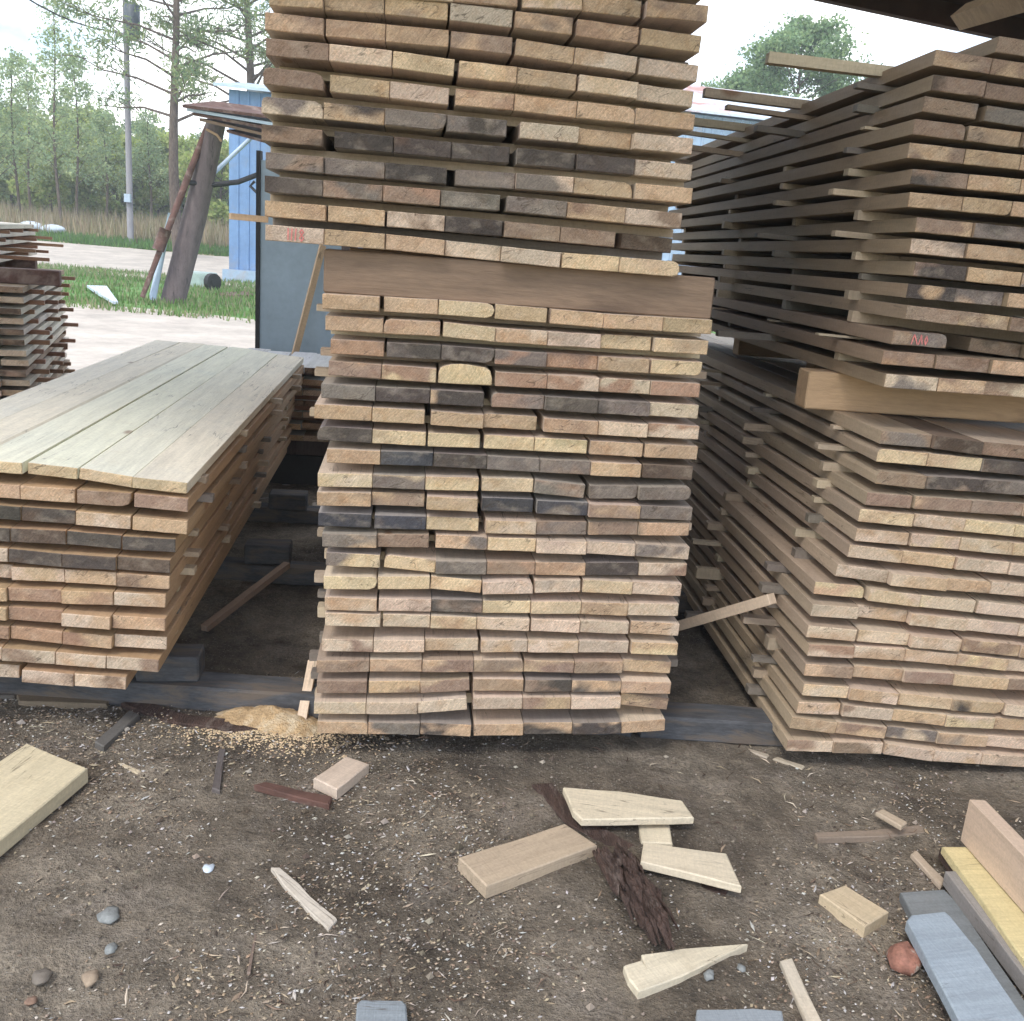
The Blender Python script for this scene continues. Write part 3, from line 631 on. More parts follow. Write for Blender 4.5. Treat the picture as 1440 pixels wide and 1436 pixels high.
# ---------------------------------------------------------------- far-left stack and low pile behind: boards past the 300 largest
def bulk(plx, nb, layers, z0, th, gap, L_, wd=.15, tops=(.55, .5, .42), sl=0.0):
    z = z0
    for r_ in range(layers):
        for i in range(nb):
            vs, fs, ms, at_ = board_geo(wd - .002, th, L_ + rnd(-.05, .05), random.choice(['P', 'O', 'B', 'Y', 'DB']), 0, tops if rnd(0, 1) > .25 else (.3, .22, .15))
            p = plx.pos(-(i + .5) * wd - sl * r_ + rnd(-.01, .01), rnd(-.04, .04), z)
            R_ = Matrix.Translation(p) @ Matrix.Rotation(plx.yaw, 4, 'Z'); stuff.add([R_ @ Vector(v) for v in vs], fs, ms, **at_)
        z += th + gap
    return z
def bulk_sticks(plx, nb, layers, z0, th, gap, name, deps, wd=.15, ex=(.0, .12)):
    z = z0 + th
    for r_ in range(layers - 1):
        for k, dp in enumerate(deps):
            m = MB(); a = rnd(*ex); stick_geo(m, nb * wd + a + .05, gap - .0004, .04, jit((.28, .16, .10), .2))
            o = m.build('spacer_stick', [M_END, M_SIDE], loc=plx.pos(-nb * wd - .05, dp + rnd(-.05, .05), z + gap / 2), rot=(0, 0, plx.yaw))
            tag(o, 'brown spacer stick, %s layer up in %s, %s' % (('lowest',) + tuple(ORD[1:]), name, ('near one', 'middle one', 'far one')[k]) if False else 'brown spacer stick, %s layer up in %s, %s' % ((['lowest'] + ORD[1:])[r_], name, ('near one', 'middle one', 'far one')[k]), 'spacer stick', 'spacer sticks of ' + name)
        z += th + gap
PF = Plane(-3.05, 5.6, 20)
p = at(34, 440, 5.6); PF.p = Vector((p.x, 5.6, 0))
zt = bulk(PF, 6, 17, .1, .034, .026, 2.4)
bulk_sticks(PF, 6, 17, .1, .034, .026, 'lower far-left stack', (.35, 1.2, 2.1))
PF2 = Plane(PF.p.x - .38, 5.95, 20)
zt += .09 - .026
zt2 = bulk(PF2, 5, 5, zt, .03, .022, 2.3)
bulk_sticks(PF2, 5, 5, zt, .03, .022, 'upper far-left stack', (.3, 1.1, 1.9), ex=(.0, .3))
PR2 = Plane(1.75, 6.35, 4)
bulk(PR2, 12, 19, .02, .036, .016, 1.5, tops=(.3, .25, .2))
PB = Plane(at(462, 560, 5.75).x, 5.75, 7)
zb = bulk(PB, 4, 7, .30, .034, .034, .8, tops=(.6, .6, .58))
bulk_sticks(PB, 4, 7, .30, .034, .034, 'low pile', (.15, .65), ex=(.0, .06))
tag(stuff.build('stacked_boards', [M_END, M_SIDE]), 'remaining boards of the stacks, far stacks and cut-off ends at frame edges', 'boards', kind='stuff')

# ---------------------------------------------------------------- beams between and below the stacks
def beam(name, label, p0, yaw, L_, d_, h_, m, cat='beam', tilt=0, group=None, bv=.004):
    b_ = MB(); b_.box(0, L_, 0, d_, 0, h_, 0, bv); o = b_.build(name, m, loc=p0, rot=(0, -tilt, yaw)); tag(o, label, cat, group); return o
s0, z0 = PC.hit(453, 401); s1, z1 = PC.hit(1006, 443)
uz = iU[-1][2]; lz = iL[0][2]
gU = 'cross beams between the stacks'
for i, (dp, lb) in enumerate(((.035, 'long dark brown beam between upper and lower centre stacks, across their front'), (1.15, 'brown beam between the two centre stacks, at mid depth'), (2.2, 'brown beam between the two centre stacks, at their far end'))):
    hb = uz(0) - (lz(0) + .0385) - .001
    o = beam('cross_beam', lb, PC.pos(s0, dp, lz(s0) + .0385), PC.yaw, s1 - s0, .11, hb, M_BEAM, tilt=math.atan2(lz(s1) - lz(s0), s1 - s0), group=gU)
PQ = Plane(1.1, 2.76 + .36, 4.5); sR, zR = PQ.hit(1143, 575); sR += 0; tR = math.atan((iRL[0][2](.3) - iRL[0][2](0)) / .3) * 0
zlr = iRL[0][2](0) + .0385; zur = iRU[-1][2](.1)
for i, (dp, lb) in enumerate(((.36, 'pale fresh beam between upper and lower right stacks, across their front'), (1.1, 'pale beam between the two right stacks, at mid depth'), (2.15, 'pale beam between the two right stacks, at their far end'))):
    o = beam('cross_beam', lb, PRU.pos(sR + (.0 if i == 0 else .3), dp, zlr + .001), PRU.yaw, 1.3, .10, zur - zlr - .003, M_BEAMP, group=gU)
# skids
def gyaw(a, b_): return math.atan2((b_ - a).y, (b_ - a).x)
a = gp(180, 1000, 0); b_ = gp(470, 1004, 0)
sk = beam('skid_beam', 'blue-grey beam on the dirt running from left stack to centre stack', Vector((-1.75, 2.80, -.01)), rad(1.5), 2.2, .13, .085, M_SKID, 'beam', group='skid beams', bv=.008)
beam('skid_beam', 'blue-grey beam on the dirt between centre stack and right stack', Vector((.47, 2.87, -.01)), rad(1.2), 1.9, .13, .083, M_SKID, 'beam', group='skid beams', bv=.008)
for i, (x, y, L_, yaw_) in enumerate(((-1.9, 4.0, 2.6, 3), (.1, 4.05, 2.6, 2), (-2.0, 4.95, 2.6, 3), (.0, 5.0, 2.6, 2))):
    beam('skid_beam', ('rear', 'rear', 'rearmost', 'rearmost')[i] + ' dark skid beam under the ' + ('left and centre stacks', 'centre and right stacks')[i % 2], Vector((x, y, -.01)), rad(yaw_), L_, .12, .08, M_SKID, 'beam', group='skid beams', bv=.008)
zs_ = iS[-1][2](0)
bl = at(243, 930, 2.98)
for i, (x, y) in enumerate(((-1.17, 2.83), (-1.72, 2.8), (-1.17, 4.05), (-1.72, 4.02), (-1.3, 4.95), (-1.8, 4.95))):
    beam('support_block', ('blue-grey block on the skid beam under right corner of left stack', 'blue-grey block on the skid beam under middle of left stack', 'block under the left stack, right side, mid depth', 'block under the left stack, left side, mid depth', 'block under the left stack, right rear', 'block under the left stack, left rear')[i],
         Vector((x, y, .073)), rad(8), .2, .12, max(.03, zs_ - .073 - .002), M_SKID, 'block', group='support blocks', bv=.006)
beam('skid_beam', 'dark beam lying under the low pile behind the left stack, near', Vector((-1.9, 5.8, -.02)), rad(6), 1.5, .14, .20, M_BLACK, group='skid beams')
beam('skid_beam', 'dark beam stacked upon another under the low pile', Vector((-1.9, 5.8, .182)), rad(6), 1.5, .14, .116, M_LOG, group='skid beams')
beam('skid_beam', 'dark beam at the far end under the low pile', Vector((-2.0, 6.5, -.02)), rad(6), 1.5, .14, .318, M_LOG, group='skid beams')
beam('skid_beam', 'brown skid under the far-left stack', Vector((PF.p.x - 1.0, 5.7, -.02)), rad(20), 1.0, .12, .118, M_LOG, group='skid beams')
beam('skid_beam', 'brown skid under rear of the far-left stack', Vector((PF.p.x - 1.6, 7.3, -.02)), rad(20), 1.0, .12, .118, M_LOG, group='skid beams')
q = PF.pos(0, 0, 0)
beam('cross_beam', 'thick dark brown beam between the two far-left stacks, in front', PF.pos(-.95, .25, .1 + 17 * .06 - .025), PF.yaw, 1.12, .12, .088, M_RUST, group=gU)
beam('cross_beam', 'dark brown beam between the two far-left stacks, behind', PF.pos(-1.2, 1.9, .1 + 17 * .06 - .025), PF.yaw, 1.05, .12, .088, M_RUST, group=gU)

# ---------------------------------------------------------------- loose sticks between stacks
def rod(name, label, a, b_, wd, th, cls, cat='stick', group=None):
    a = Vector(a); b_ = Vector(b_); m = MB(); L_ = (b_ - a).length
    stick_geo(m, L_, th, wd, jit(CL[cls], .05)); d = (b_ - a).normalized()
    o = m.build(name, [M_END, M_SIDE], loc=a); up = Vector((0, 0, 1)); y_ = up.cross(d).normalized(); z_ = d.cross(y_)
    o.rotation_euler = Matrix((d, y_, z_)).transposed().to_euler(); tag(o, label, cat, group); return o
rod('loose_stick', 'pale stick leaning up from the dirt to the right stack side', at(935, 886, 3.3), at(1086, 842, 2.95), .035, .035, 'P')
rod('loose_stick', 'grey stick slanting on the dark dirt between left and centre stacks', gp(287, 884, .02) , at(404, 794, 4.0), .03, .025, 'B')
rod('loose_stick', 'thin pale batten leaning against the sheet metal panel', at(404, 540, 6.75), at(454, 345, 6.93), .02, .045, 'O')
a = at(441, 925, 2.85); rod('loose_stick', 'broken pale splinter standing at lower left corner of centre stack', gp(424, 1015, .005), at(440, 930, 2.95), .03, .02, 'P')
rod('loose_stick', 'blunt-ended stick poking left from the base of the upper centre stack', at(323, 304, 2.95), at(376, 309, 3.0), .03, .018, 'O')

# ---------------------------------------------------------------- sheet metal panel behind the left stack
pn = empty('sheet_metal_panel', at(405, 600, 7.0)); pn.location.z = 0
tag(pn, 'grey-blue sheet metal panel with black left edge standing behind the left stack', 'panel')
def quadbox(m, a, b_, y0, y1, z0, z1, mi=0): m.box(a, b_, y0, y1, z0, z1, mi)
xl = at(366, 350, 7.0).x - pn.location.x; xr = at(480, 350, 7.0).x - pn.location.x
m = MB(); m.box(xl, xr, 0, .03, .02, at(366, 225, 7.0).z); m.build('sheet', M_PANEL, parent=pn)
m = MB(); m.box(xl - .03, xl - .001, -.01, .05, 0, at(366, 212, 7.0).z); m.build('edge_strip', M_BLACK, parent=pn)
m = MB(); m.box(xr + .001, xr + .1, 0, .1, 0, 3.4); m.build('post', M_LOG, parent=pn)

# ---------------------------------------------------------------- open shed roof over the stacks
E0 = at(1169, 0, 6.3); E1 = at(1379, 45, 6.3)
sl = (E1.z - E0.z) / (E1.x - E0.x)
rf = empty('open_shed', (0, 6.3, 0)); tag(rf, 'open lumber shed with dark brown roof above all the stacks', 'shed')
def rz(x): return E0.z + sl * (x - E0.x)
XL, XR = -4.6, 4.2
def slab(m, x0, x1, y0, y1, o0, o1):
    vs = [(x, y, rz(x) + o) for o in (o0, o1) for y in (y0, y1) for x in (x0, x1)]
    m.add(vs, [(0, 2, 3, 1), (4, 5, 7, 6), (0, 1, 5, 4), (2, 6, 7, 3), (0, 4, 6, 2), (1, 3, 7, 5)])
m = MB(); slab(m, XL, 2.9, -4.7, -.04, .03, .06); m.build('roof_sheet', M_SHED, parent=rf)
m = MB(); slab(m, 2.9, XR, -4.7, -.04, .03, .06); m.build('roof_sheet', M_GRNP, parent=rf, ).location = (0, 0, 0)
m = MB(); m.box(XR - .06, XR - .03, -5.1, -.1, .02, rz(XR) - .1); m.build('side_wall', M_GRNP, parent=rf)
m = MB(); slab(m, XL, XR, -.04, 0, -.002, .075); m.build('fascia', M_FASCIA, parent=rf)
for yy in (-.3, -1.5, -2.7, -3.95, -5.1):
    m = MB(); slab(m, XL, XR, yy, yy + .06, -.09, .028); m.build('purlin', M_SHED, parent=rf)
m = MB()
q0 = at(1354, 24, 4.4) - Vector((0, 6.3, 0)); q1 = at(1470, -14, 3.4) - Vector((0, 6.3, 0))
m.tube([q0, q1], .05, 4); m.build('rafter', M_BEAMP, parent=rf)
for (x, y) in ((-4.4, -.35), (-4.4, -4.9), (4.0, -.35), (4.0, -4.9)):
    m = MB(); m.box(x - .06, x + .06, y, y + .12, 0, rz(x) - .1, 0, .006) if False else m.box(x - .06, x + .06, y, y + .12, -.02, rz(x) - .1); m.build('post', M_LOG, parent=rf)

# ---------------------------------------------------------------- scraps on the ground
def prism(name, label, pts, th, cls, side=None, h0=.004, cat='offcut', jag=0, lift=None, mat_=None, group='wood offcuts on the dirt'):
    top = []; gc = gp(sum(p[0] for p in pts) / len(pts), sum(p[1] for p in pts) / len(pts))
    if h0 < .01 and abs(gc.x) < 3 and gc.y < 5: h0 = near_h(gc.x, gc.y) - .003
    for i, (px, py) in enumerate(pts):
        z = h0 + th + (lift[i] if lift else 0); top.append(gp(px, py, z))
    c0 = sum(top, Vector()) / len(top); c0.z = 0
    n0 = len(top); P_ = []; jag = jag or .0007
    for i in range(n0):
        a, b_ = top[i], top[(i + 1) % n0]; P_.append(a)
        L_ = (b_ - a).length; k = int(L_ / .05) if jag else 0
        dn = Vector(((b_ - a).y, -(b_ - a).x, 0)).normalized()
        for j in range(1, k): P_.append(a.lerp(b_, j / k) + dn * rnd(-jag, jag))
    n0 = len(P_); off = Vector([random.uniform(-40, 40) for _ in range(3)])
    e = (top[1] - top[0]) ; e2 = (top[2] - top[1]); ax = e if e.length > e2.length else e2; ang = math.atan2(ax.x, ax.y)
    ra = Matrix.Rotation(ang, 3, 'Z'); vs = []; bc = []
    cen = sum(P_, Vector()) / n0
    for (ins, dz) in ((.003, 0), (0, -.003), (0, -th + .002), (.002, -th)):
        for p_ in P_:
            d = (cen - p_); d.z = 0; d = d.normalized() * ins * 1.4
            v = p_ + d + Vector((0, 0, dz)) - c0; vs.append(tuple(v)); bc.append(tuple(ra @ v + off))
    vs = list(vs); fs = [tuple(range(n0)), tuple(reversed(range(3 * n0, 4 * n0)))]
    for l_ in range(3):
        for k in range(n0): fs.append((l_ * n0 + k, (l_ + 1) * n0 + k, (l_ + 1) * n0 + (k + 1) % n0, l_ * n0 + (k + 1) % n0))
    nrm = (Vector(vs[1]) - Vector(vs[0])).cross(Vector(vs[2]) - Vector(vs[1]))
    area = sum(vs[i][0] * vs[(i + 1) % n0][1] - vs[(i + 1) % n0][0] * vs[i][1] for i in range(n0))
    if area < 0: fs = [tuple(reversed(f)) for f in fs]
    c = jit(CL[cls] if isinstance(cls, str) else cls, .04); m = MB(); m.add(vs, fs, 1, ts=c, ta=c, tb=tuple(x * .85 for x in c), bco=bc, rc=bc)
    o = m.build(name, [M_END, M_SIDE] if not mat_ else [mat_, mat_], loc=c0); tag(o, label, cat, group); return o
PY = (.64, .555, .42)
prism('board_offcut', 'wide dirty yellow board offcut at the left edge of the ground', [(-60, 1108), (38, 1045), (123, 1080), (-60, 1232)], .045, (.60, .52, .36), h0=.006)
prism('board_offcut', 'small pinkish square-ended block left of centre', [(441, 1094), (487, 1063), (519, 1074), (474, 1110)], .035, (.56, .45, .36))
prism('board_offcut', 'long tan board offcut with bark corner in middle of the ground', [(645, 1206), (795, 1158), (840, 1188), (684, 1246)], .038, (.44, .345, .25))
prism('board_offcut', 'pale board with slanting right end, topmost of three pale offcuts', [(792, 1107), (870, 1112), (960, 1126), (976, 1149), (896, 1151), (818, 1152), (806, 1140)], .022, PY, h0=.02, jag=.0015)
prism('board_offcut', 'small pale square offcut between two larger pale offcuts', [(897, 1152), (940, 1152), (946, 1186), (902, 1184)], .018, PY)
prism('board_offcut', 'pale tapered board lying on dark bark, right of centre', [(905, 1184), (1022, 1200), (1043, 1246), (901, 1211)], .022, PY, h0=.022)
prism('split_offcut', 'pale yellow split wood wedge with pointed right end', [(877, 1358), (899, 1351), (909, 1365), (902, 1342), (960, 1333), (1052, 1327), (1000, 1352), (960, 1372), (898, 1394), (884, 1376)], .028, PY, h0=.008, jag=.001)
prism('board_offcut', 'short tan block with sharp corners near the red stone', [(1153, 1257), (1188, 1244), (1250, 1282), (1217, 1302)], .042, (.52, .42, .28))
prism('lath', 'narrow pale lath running out at the bottom edge', [(1097, 1350), (1113, 1346), (1160, 1445), (1138, 1445)], .015, (.58, .5, .4))
prism('board_offcut', 'blue-grey weathered board end at bottom edge, left', [(502, 1410), (508, 1405), (566, 1406), (571, 1411), (576, 1470), (498, 1470)], .03, (.25, .275, .30))
prism('board_offcut', 'blue-grey weathered board end at bottom edge, right of centre', [(980, 1419), (1060, 1417), (1100, 1421), (1108, 1470), (978, 1470)], .03, (.28, .305, .33))
prism('wood_splinter', 'long pale jagged splinter on the chips, left of centre', [(381, 1219), (392, 1219), (420, 1242), (437, 1260), (474, 1292), (462, 1306), (430, 1276), (400, 1245)], .014, (.56, .51, .43), jag=.002)
prism('bark_strip', 'thin reddish brown bark strip beside the small pinkish block', [(357, 1103), (372, 1099), (420, 1110), (467, 1120), (463, 1131), (410, 1119)], .02, 'R', jag=.002, mat_=M_RUST)
prism('loose_stick', 'grey weathered stick near the left stack base', [(133, 1043), (183, 998), (196, 1004), (146, 1050)], .025, (.13, .12, .11))
prism('loose_stick', 'short dark grey stick upright in the picture, on pale chips', [(298, 1108), (308, 1052), (317, 1052), (309, 1112)], .015, (.12, .105, .1))
prism('twig', 'thin brown twig in the lower left chips', [(347, 1368), (361, 1298), (364, 1298), (352, 1369)], .006, (.2, .15, .12))
prism('wood_splinter', 'tiny pale splinter left of the dark grey stick', [(164, 1073), (168, 1071), (198, 1084), (194, 1088)], .006, (.6, .5, .36))
prism('wood_splinter', 'slim splinter lying on dirt below the right stack', [(1087, 1066), (1092, 1064), (1132, 1077), (1128, 1081)], .008, (.5, .42, .32))
prism('wood_splinter', 'second slim splinter on dirt nearer the blue-grey beam', [(1047, 1054), (1052, 1052), (1082, 1061), (1079, 1065)], .008, (.45, .38, .3))
prism('loose_stick', 'long brown stick lying across the dirt at right', [(1146, 1171), (1240, 1166), (1297, 1160), (1302, 1170), (1240, 1176), (1150, 1178)], .02, (.27, .215, .165))
prism('wood_splinter', 'broken pale splinter crossing the long brown stick', [(1232, 1141), (1241, 1137), (1276, 1156), (1268, 1162)], .015, (.48, .38, .28), h0=.026)
prism('wood_splinter', 'narrow pale splinter before the grey plank at right', [(1281, 1200), (1288, 1195), (1330, 1238), (1323, 1246)], .015, (.5, .4, .3))
prism('bark_chunk', 'long dark bark strip under the pale offcuts', [(748, 1102), (775, 1100), (812, 1150), (850, 1165), (905, 1195), (1028, 1245), (1020, 1258), (930, 1226), (850, 1188), (800, 1158)], .012, 'D', jag=.004, mat_=M_BARKD)
# shaggy bark chunk made of long shreds
m = MB()
for k in range(150):
    t = rnd(0, 1); px = 858 + t * 62 + rnd(-28, 28) * (1 - .25 * t); py = 1192 + t * 100 + rnd(-10, 10)
    a = gp(px, py, rnd(.006, .042)); d_ = (gp(px + 24 + rnd(-8, 10), py + 52, .01) - gp(px, py, .01)).normalized() * rnd(.03, .13)
    c_ = (d_.cross(Vector((0, 0, 1))).normalized() + Vector((0, 0, rnd(-.8, .8)))) * rnd(.002, .010); u_ = Vector((0, 0, rnd(.001, .004)))
    mid = a + d_ * .5 + Vector((0, 0, rnd(0, .014)))
    vs = [a - c_ * .6, a + c_ * .6, mid - c_, mid + c_, a + d_ - c_ * .2, a + d_ + c_ * .2]; vs += [v - u_ - Vector((0, 0, .004)) for v in vs]
    m.add(vs, [(0, 1, 3, 2), (2, 3, 5, 4), (7, 6, 8, 9), (9, 8, 10, 11), (0, 6, 7, 1), (0, 2, 8, 6), (2, 4, 10, 8), (1, 7, 9, 3), (3, 9, 11, 5), (4, 5, 11, 10)])
tag(m.build('bark_chunk', M_BARKD), 'shaggy dark wet bark chunk between pale offcuts and split wedge', 'bark', 'wood offcuts on the dirt')
# lumber at the right edge
def lumber(name, label, A, B, wdt, h_, L_, col, zt=0):
    """A, B: ground points giving the left lower edge; box extends right and up"""
    d = (B - A); d.z = 0; d = d.normalized(); m = MB()
    vs, fs, ms, at_ = board_geo(wdt, h_, L_, 'P', 0, col)
    at_['ta'] = col; at_['tb'] = tuple(x * .9 for x in col)
    m.add(vs, fs, ms, **at_)
    yw = math.atan2(-d.x, d.y); rt = Vector((d.y, -d.x, 0))
    if rt.x < 0: rt = -rt
    o = m.build(name, [M_END, M_SIDE], loc=Vector((A.x, A.y, A.z)) + rt * wdt / 2, rot=(0, 0, yw)); tag(o, label, 'plank', 'lumber at the right edge of the ground'); return o
A = gp(1350, 1182, .065); B = gp(1440, 1284, .065)
lumber('plank', 'thick pale plank standing on edge at the right side', A, B, .045, .125, 1.6, (.62, .49, .36))
prism('plank', 'yellow plank with dark bark edge under the standing plank', [(1325, 1190), (1356, 1190), (1372, 1196), (1700, 1560), (1640, 1620), (1440, 1350), (1380, 1265)], .022, (.64, .54, .30), h0=.04, cat='plank', group='lumber at the right edge of the ground', jag=.001)
prism('bark_edge', 'dark ragged bark strip along the yellow plank', [(1322, 1192), (1330, 1190), (1384, 1264), (1446, 1350), (1620, 1600), (1600, 1610), (1436, 1356), (1374, 1274)], .03, 'R', h0=.012, mat_=M_BARKD, cat='bark', group='wood offcuts on the dirt', jag=.003)
A = gp(1324, 1243, .006); B = gp(1452, 1416, .006)
lumber('plank', 'narrow grey plank with worn upper edge beside the yellow plank', A, B, .055, .04, 1.4, (.26, .24, .23))
prism('plank', 'blue-grey weathered plank with rounded end at lower right', [(1275, 1294), (1282, 1286), (1328, 1281), (1336, 1288), (1372, 1332), (1560, 1600), (1440, 1600), (1350, 1437)], .028, (.30, .35, .395), h0=.03, cat='plank', group='lumber at the right edge of the ground')
prism('plank', 'darker grey plank partly beneath the blue-grey plank', [(1266, 1254), (1327, 1250), (1345, 1268), (1520, 1520), (1480, 1540), (1290, 1300)], .026, (.20, .215, .22), h0=.003, cat='plank', group='lumber at the right edge of the ground')
prism('plank', 'loose brown plank on the ground under the left stack', [(22, 975), (50, 962), (158, 976), (150, 990), (26, 986)], .025, (.22, .17, .12), cat='plank', group='lumber on the ground at left')
prism('plank', 'dark plank end at the left frame edge under the left stack', [(-60, 960), (20, 958), (48, 964), (20, 978), (-60, 982)], .02, (.13, .115, .10), cat='plank', group='lumber on the ground at left')
prism('bark_strip', 'dark bark strip stretching from left stack towards sawdust pile', [(170, 988), (200, 984), (260, 1004), (330, 1012), (372, 1018), (362, 1026), (300, 1022), (230, 1014)], .018, 'D', jag=.003, mat_=M_BARKD)

# stones
def stone(label, px, py, rpx, m_, sq=.6):
    c0 = gp(px, py, 0); r = rpx / F_PX * ((c0 - CAM).dot(cf)); m = MB(); vs = []; fs = []
    sd_ = rnd(0, 99); na, nb = 12, 8
    for j in range(nb + 1):
        ph = math.pi * j / nb
        for i in range(na):
            t = 2 * math.pi * i / na; d = Vector((math.sin(ph) * math.cos(t), math.sin(ph) * math.sin(t), math.cos(ph)))
            k = 1 + .45 * noise.noise(d * 1.3 + Vector((sd_, 0, 0))) + .22 * noise.noise(d * 5 + Vector((sd_, 0, 0))); v = d * r * k; vs.append((v.x, v.y * 1.1, v.z * sq + r * sq * .25))
    for j in range(nb):
        for i in range(na): fs.append((j * na + i, (j + 1) * na + i, (j + 1) * na + (i + 1) % na, j * na + (i + 1) % na))
    m.add(vs, fs); o = m.build('stone', m_, smooth=True, loc=c0); tag(o, label, 'stone', 'stones on the dirt')
stone('rounded grey stone in the lower left dirt', 153, 1289, 14, M_ROCK, .5)
stone('small pale blue stone chip left of the jagged splinter', 292, 1222, 9, M_WHITE, .5)
stone('small whitish stone below the rounded grey stone', 156, 1335, 9, M_ROCK, .5)
stone('tan stone near the lower left corner, right one of a pair', 128, 1376, 12, simple('stone_tan', (.30, .23, .165), .9, .2, 30, bd=.003), .5)
stone('grey-tan stone near the lower left corner, left one of a pair', 57, 1376, 13, simple('stone_tan2', (.17, .145, .12), .9, .2, 30, bd=.003), .5)
stone('rough red stone beside the blue-grey plank', 1271, 1350, 23, M_ROCKR, .8)
stone('tiny tan stone under the split wedge tip', 997, 1372, 8, M_ROCK, .6)
stone('tiny pale stone right of the split wedge', 1042, 1362, 6, M_ROCK, .6)
stone('brown stone at lower left, cut by darkness of the dirt', 44, 1408, 8, simple('stone_brown', (.22, .14, .10), .9, .2, 30, bd=.003), .5)

# sawdust heap
m = MB(); c0 = gp(372, 1012, 0); vs = []; na, nr = 48, 16
for j in range(nr + 1):
    for i in range(na):
        t = 2 * math.pi * i / na; rr = j / nr * (1 + .22 * noise.noise(Vector((math.cos(t) * 1.3, math.sin(t) * 1.3, 5))))
        x = rr * math.cos(t) * .20; y = rr * math.sin(t) * .10; q_ = max(0, 1 - j / nr)
        vs.append((x + .03 * q_, y, .062 * q_ ** .8 * (1 + .3 * noise.noise(Vector((x * 22, y * 22, 1)))) - .012 + .006 * noise.noise(Vector((x * 60, y * 60, 4)))))
m.add(vs, [(j * na + i, (j + 1) * na + i, (j + 1) * na + (i + 1) % na, j * na + (i + 1) % na) for j in range(nr) for i in range(na)])
tag(m.build('sawdust_heap', M_SAWD, smooth=True, loc=c0), 'heap of pale sawdust against the blue-grey beam left of centre stack', 'sawdust', kind='stuff')

# litter of chips
m = MB(); V = []; Fc = []; Cc = []
pal = [(.44, .39, .33), (.42, .34, .24), (.34, .27, .2), (.2, .15, .11), (.07, .055, .045), (.09, .07, .055), (.3, .22, .15), (.46, .44, .42)]
for k in range(60000):
    x = rnd(-2.4, 2.6); y = 1.25 + 1.9 * rnd(0, 1) ** 1.0
    dn = noise.noise(Vector((x * 1.3, y * 1.3, 11))) + .5 * noise.noise(Vector((x * 4, y * 4, 2)))
    dn = dn * 1.5 + .45 * math.exp(-((x + .15) / .55) ** 2 - ((y - 2.15) / .3) ** 2)
    if x > .5: dn -= .3
    if rnd(-.35, .75) > dn: continue
    z = near_h(x, y) + .001; L_ = rnd(.0015, .007) * (1 if rnd(0, 1) > .06 else 2.6); W_ = min(L_, rnd(.001, .0042)); a = rnd(0, 6.28) if rnd(0, 1) > .5 else rnd(.2, 1.2)
    d1 = Vector((math.cos(a), math.sin(a), rnd(-.35, .35))) * L_; d2 = Vector((-math.sin(a), math.cos(a), rnd(-.5, .5))) * W_
    c_ = Vector((x, y, z + rnd(.0005, .004))); o = len(V)
    up = Vector((0, 0, rnd(.001, .003)))
    V += [c_ - d1, c_ + d2, c_ + d1, c_ - d2, c_ + up]
    Fc += [(o, o + 3, o + 4), (o + 3, o + 2, o + 4), (o + 2, o + 1, o + 4), (o + 1, o, o + 4)]
    cc = jit(random.choice(pal), .15); Cc += [cc] * 5
for k in range(5200):          # clods and grit
    x = rnd(-2.3, 2.5); y = rnd(1.25, 3.1); r_ = rnd(.002, .006) * (1 if rnd(0, 1) > .06 else 2.2)
    if noise.noise(Vector((x * 3, y * 3, 31))) < rnd(-.4, .4): continue
    c_ = Vector((x, y, near_h(x, y) + r_ * .3)); o = len(V)
    V += [c_ + Vector(d_) * r_ * rnd(.6, 1.3) for d_ in ((1, 0, 0), (0, 1, 0), (-1, 0, 0), (0, -1, 0), (.2, .1, .8), (0, 0, -.6))]
    for a_ in range(4): Fc += [(o + a_, o + (a_ + 1) % 4, o + 4), (o + (a_ + 1) % 4, o + a_, o + 5)]
    Cc += [jit(random.choice([(.17, .135, .10), (.11, .085, .065), (.24, .2, .16), (.32, .28, .24)]), .2)] * 6
for k in range(1500):          # bark shreds and fine twigs
    x = rnd(-2.2, 2.4); y = rnd(1.3, 3.0)
    if noise.noise(Vector((x * 1.6, y * 1.6, 51))) < rnd(-.3, .45): continue
    L_ = rnd(.012, .06); W_ = rnd(.0008, .0035); a = rnd(0, 6.28); d1 = Vector((math.cos(a), math.sin(a), rnd(-.12, .12))) * L_; d2 = Vector((-math.sin(a), math.cos(a), 0)) * W_
    c_ = Vector((x, y, near_h(x, y) + rnd(.003, .007))); b2 = d2 * rnd(-4, 4); o = len(V); u_ = Vector((0, 0, W_ * .8))
    V += [c_ - d1 * .5 - d2 * .4, c_ - d1 * .5 + d2 * .4, c_ + b2 - d2, c_ + b2 + d2, c_ + b2 + u_, c_ + d1 * .5]
    Fc += [(o, o + 2, o + 4), (o, o + 4, o + 1), (o + 1, o + 4, o + 3), (o + 2, o + 5, o + 4), (o + 4, o + 5, o + 3)]
    Cc += [jit(random.choice([(.10, .07, .05), (.06, .04, .03), (.2, .14, .1), (.36, .28, .2), (.5, .43, .34)]), .2)] * 6
hp = gp(380, 1022, 0)
for k in range(2600):
    x = hp.x + random.gauss(0, .14); y = hp.y - abs(random.gauss(0, .07)) + .02; r_ = rnd(.0012, .004); c_ = Vector((x, y, near_h(x, y) + .002)); o = len(V); a = rnd(0, 6.28)
    d1 = Vector((math.cos(a), math.sin(a), rnd(-.3, .3))) * r_ * 1.6; d2 = Vector((-math.sin(a), math.cos(a), 0)) * r_
    V += [c_ - d1, c_ - d2, c_ + d1, c_ + d2, c_ + Vector((0, 0, r_ * .8))]; Fc += [(o, o + 1, o + 4), (o + 1, o + 2, o + 4), (o + 2, o + 3, o + 4), (o + 3, o, o + 4)]
    Cc += [jit((.58, .44, .28), .15)] * 5
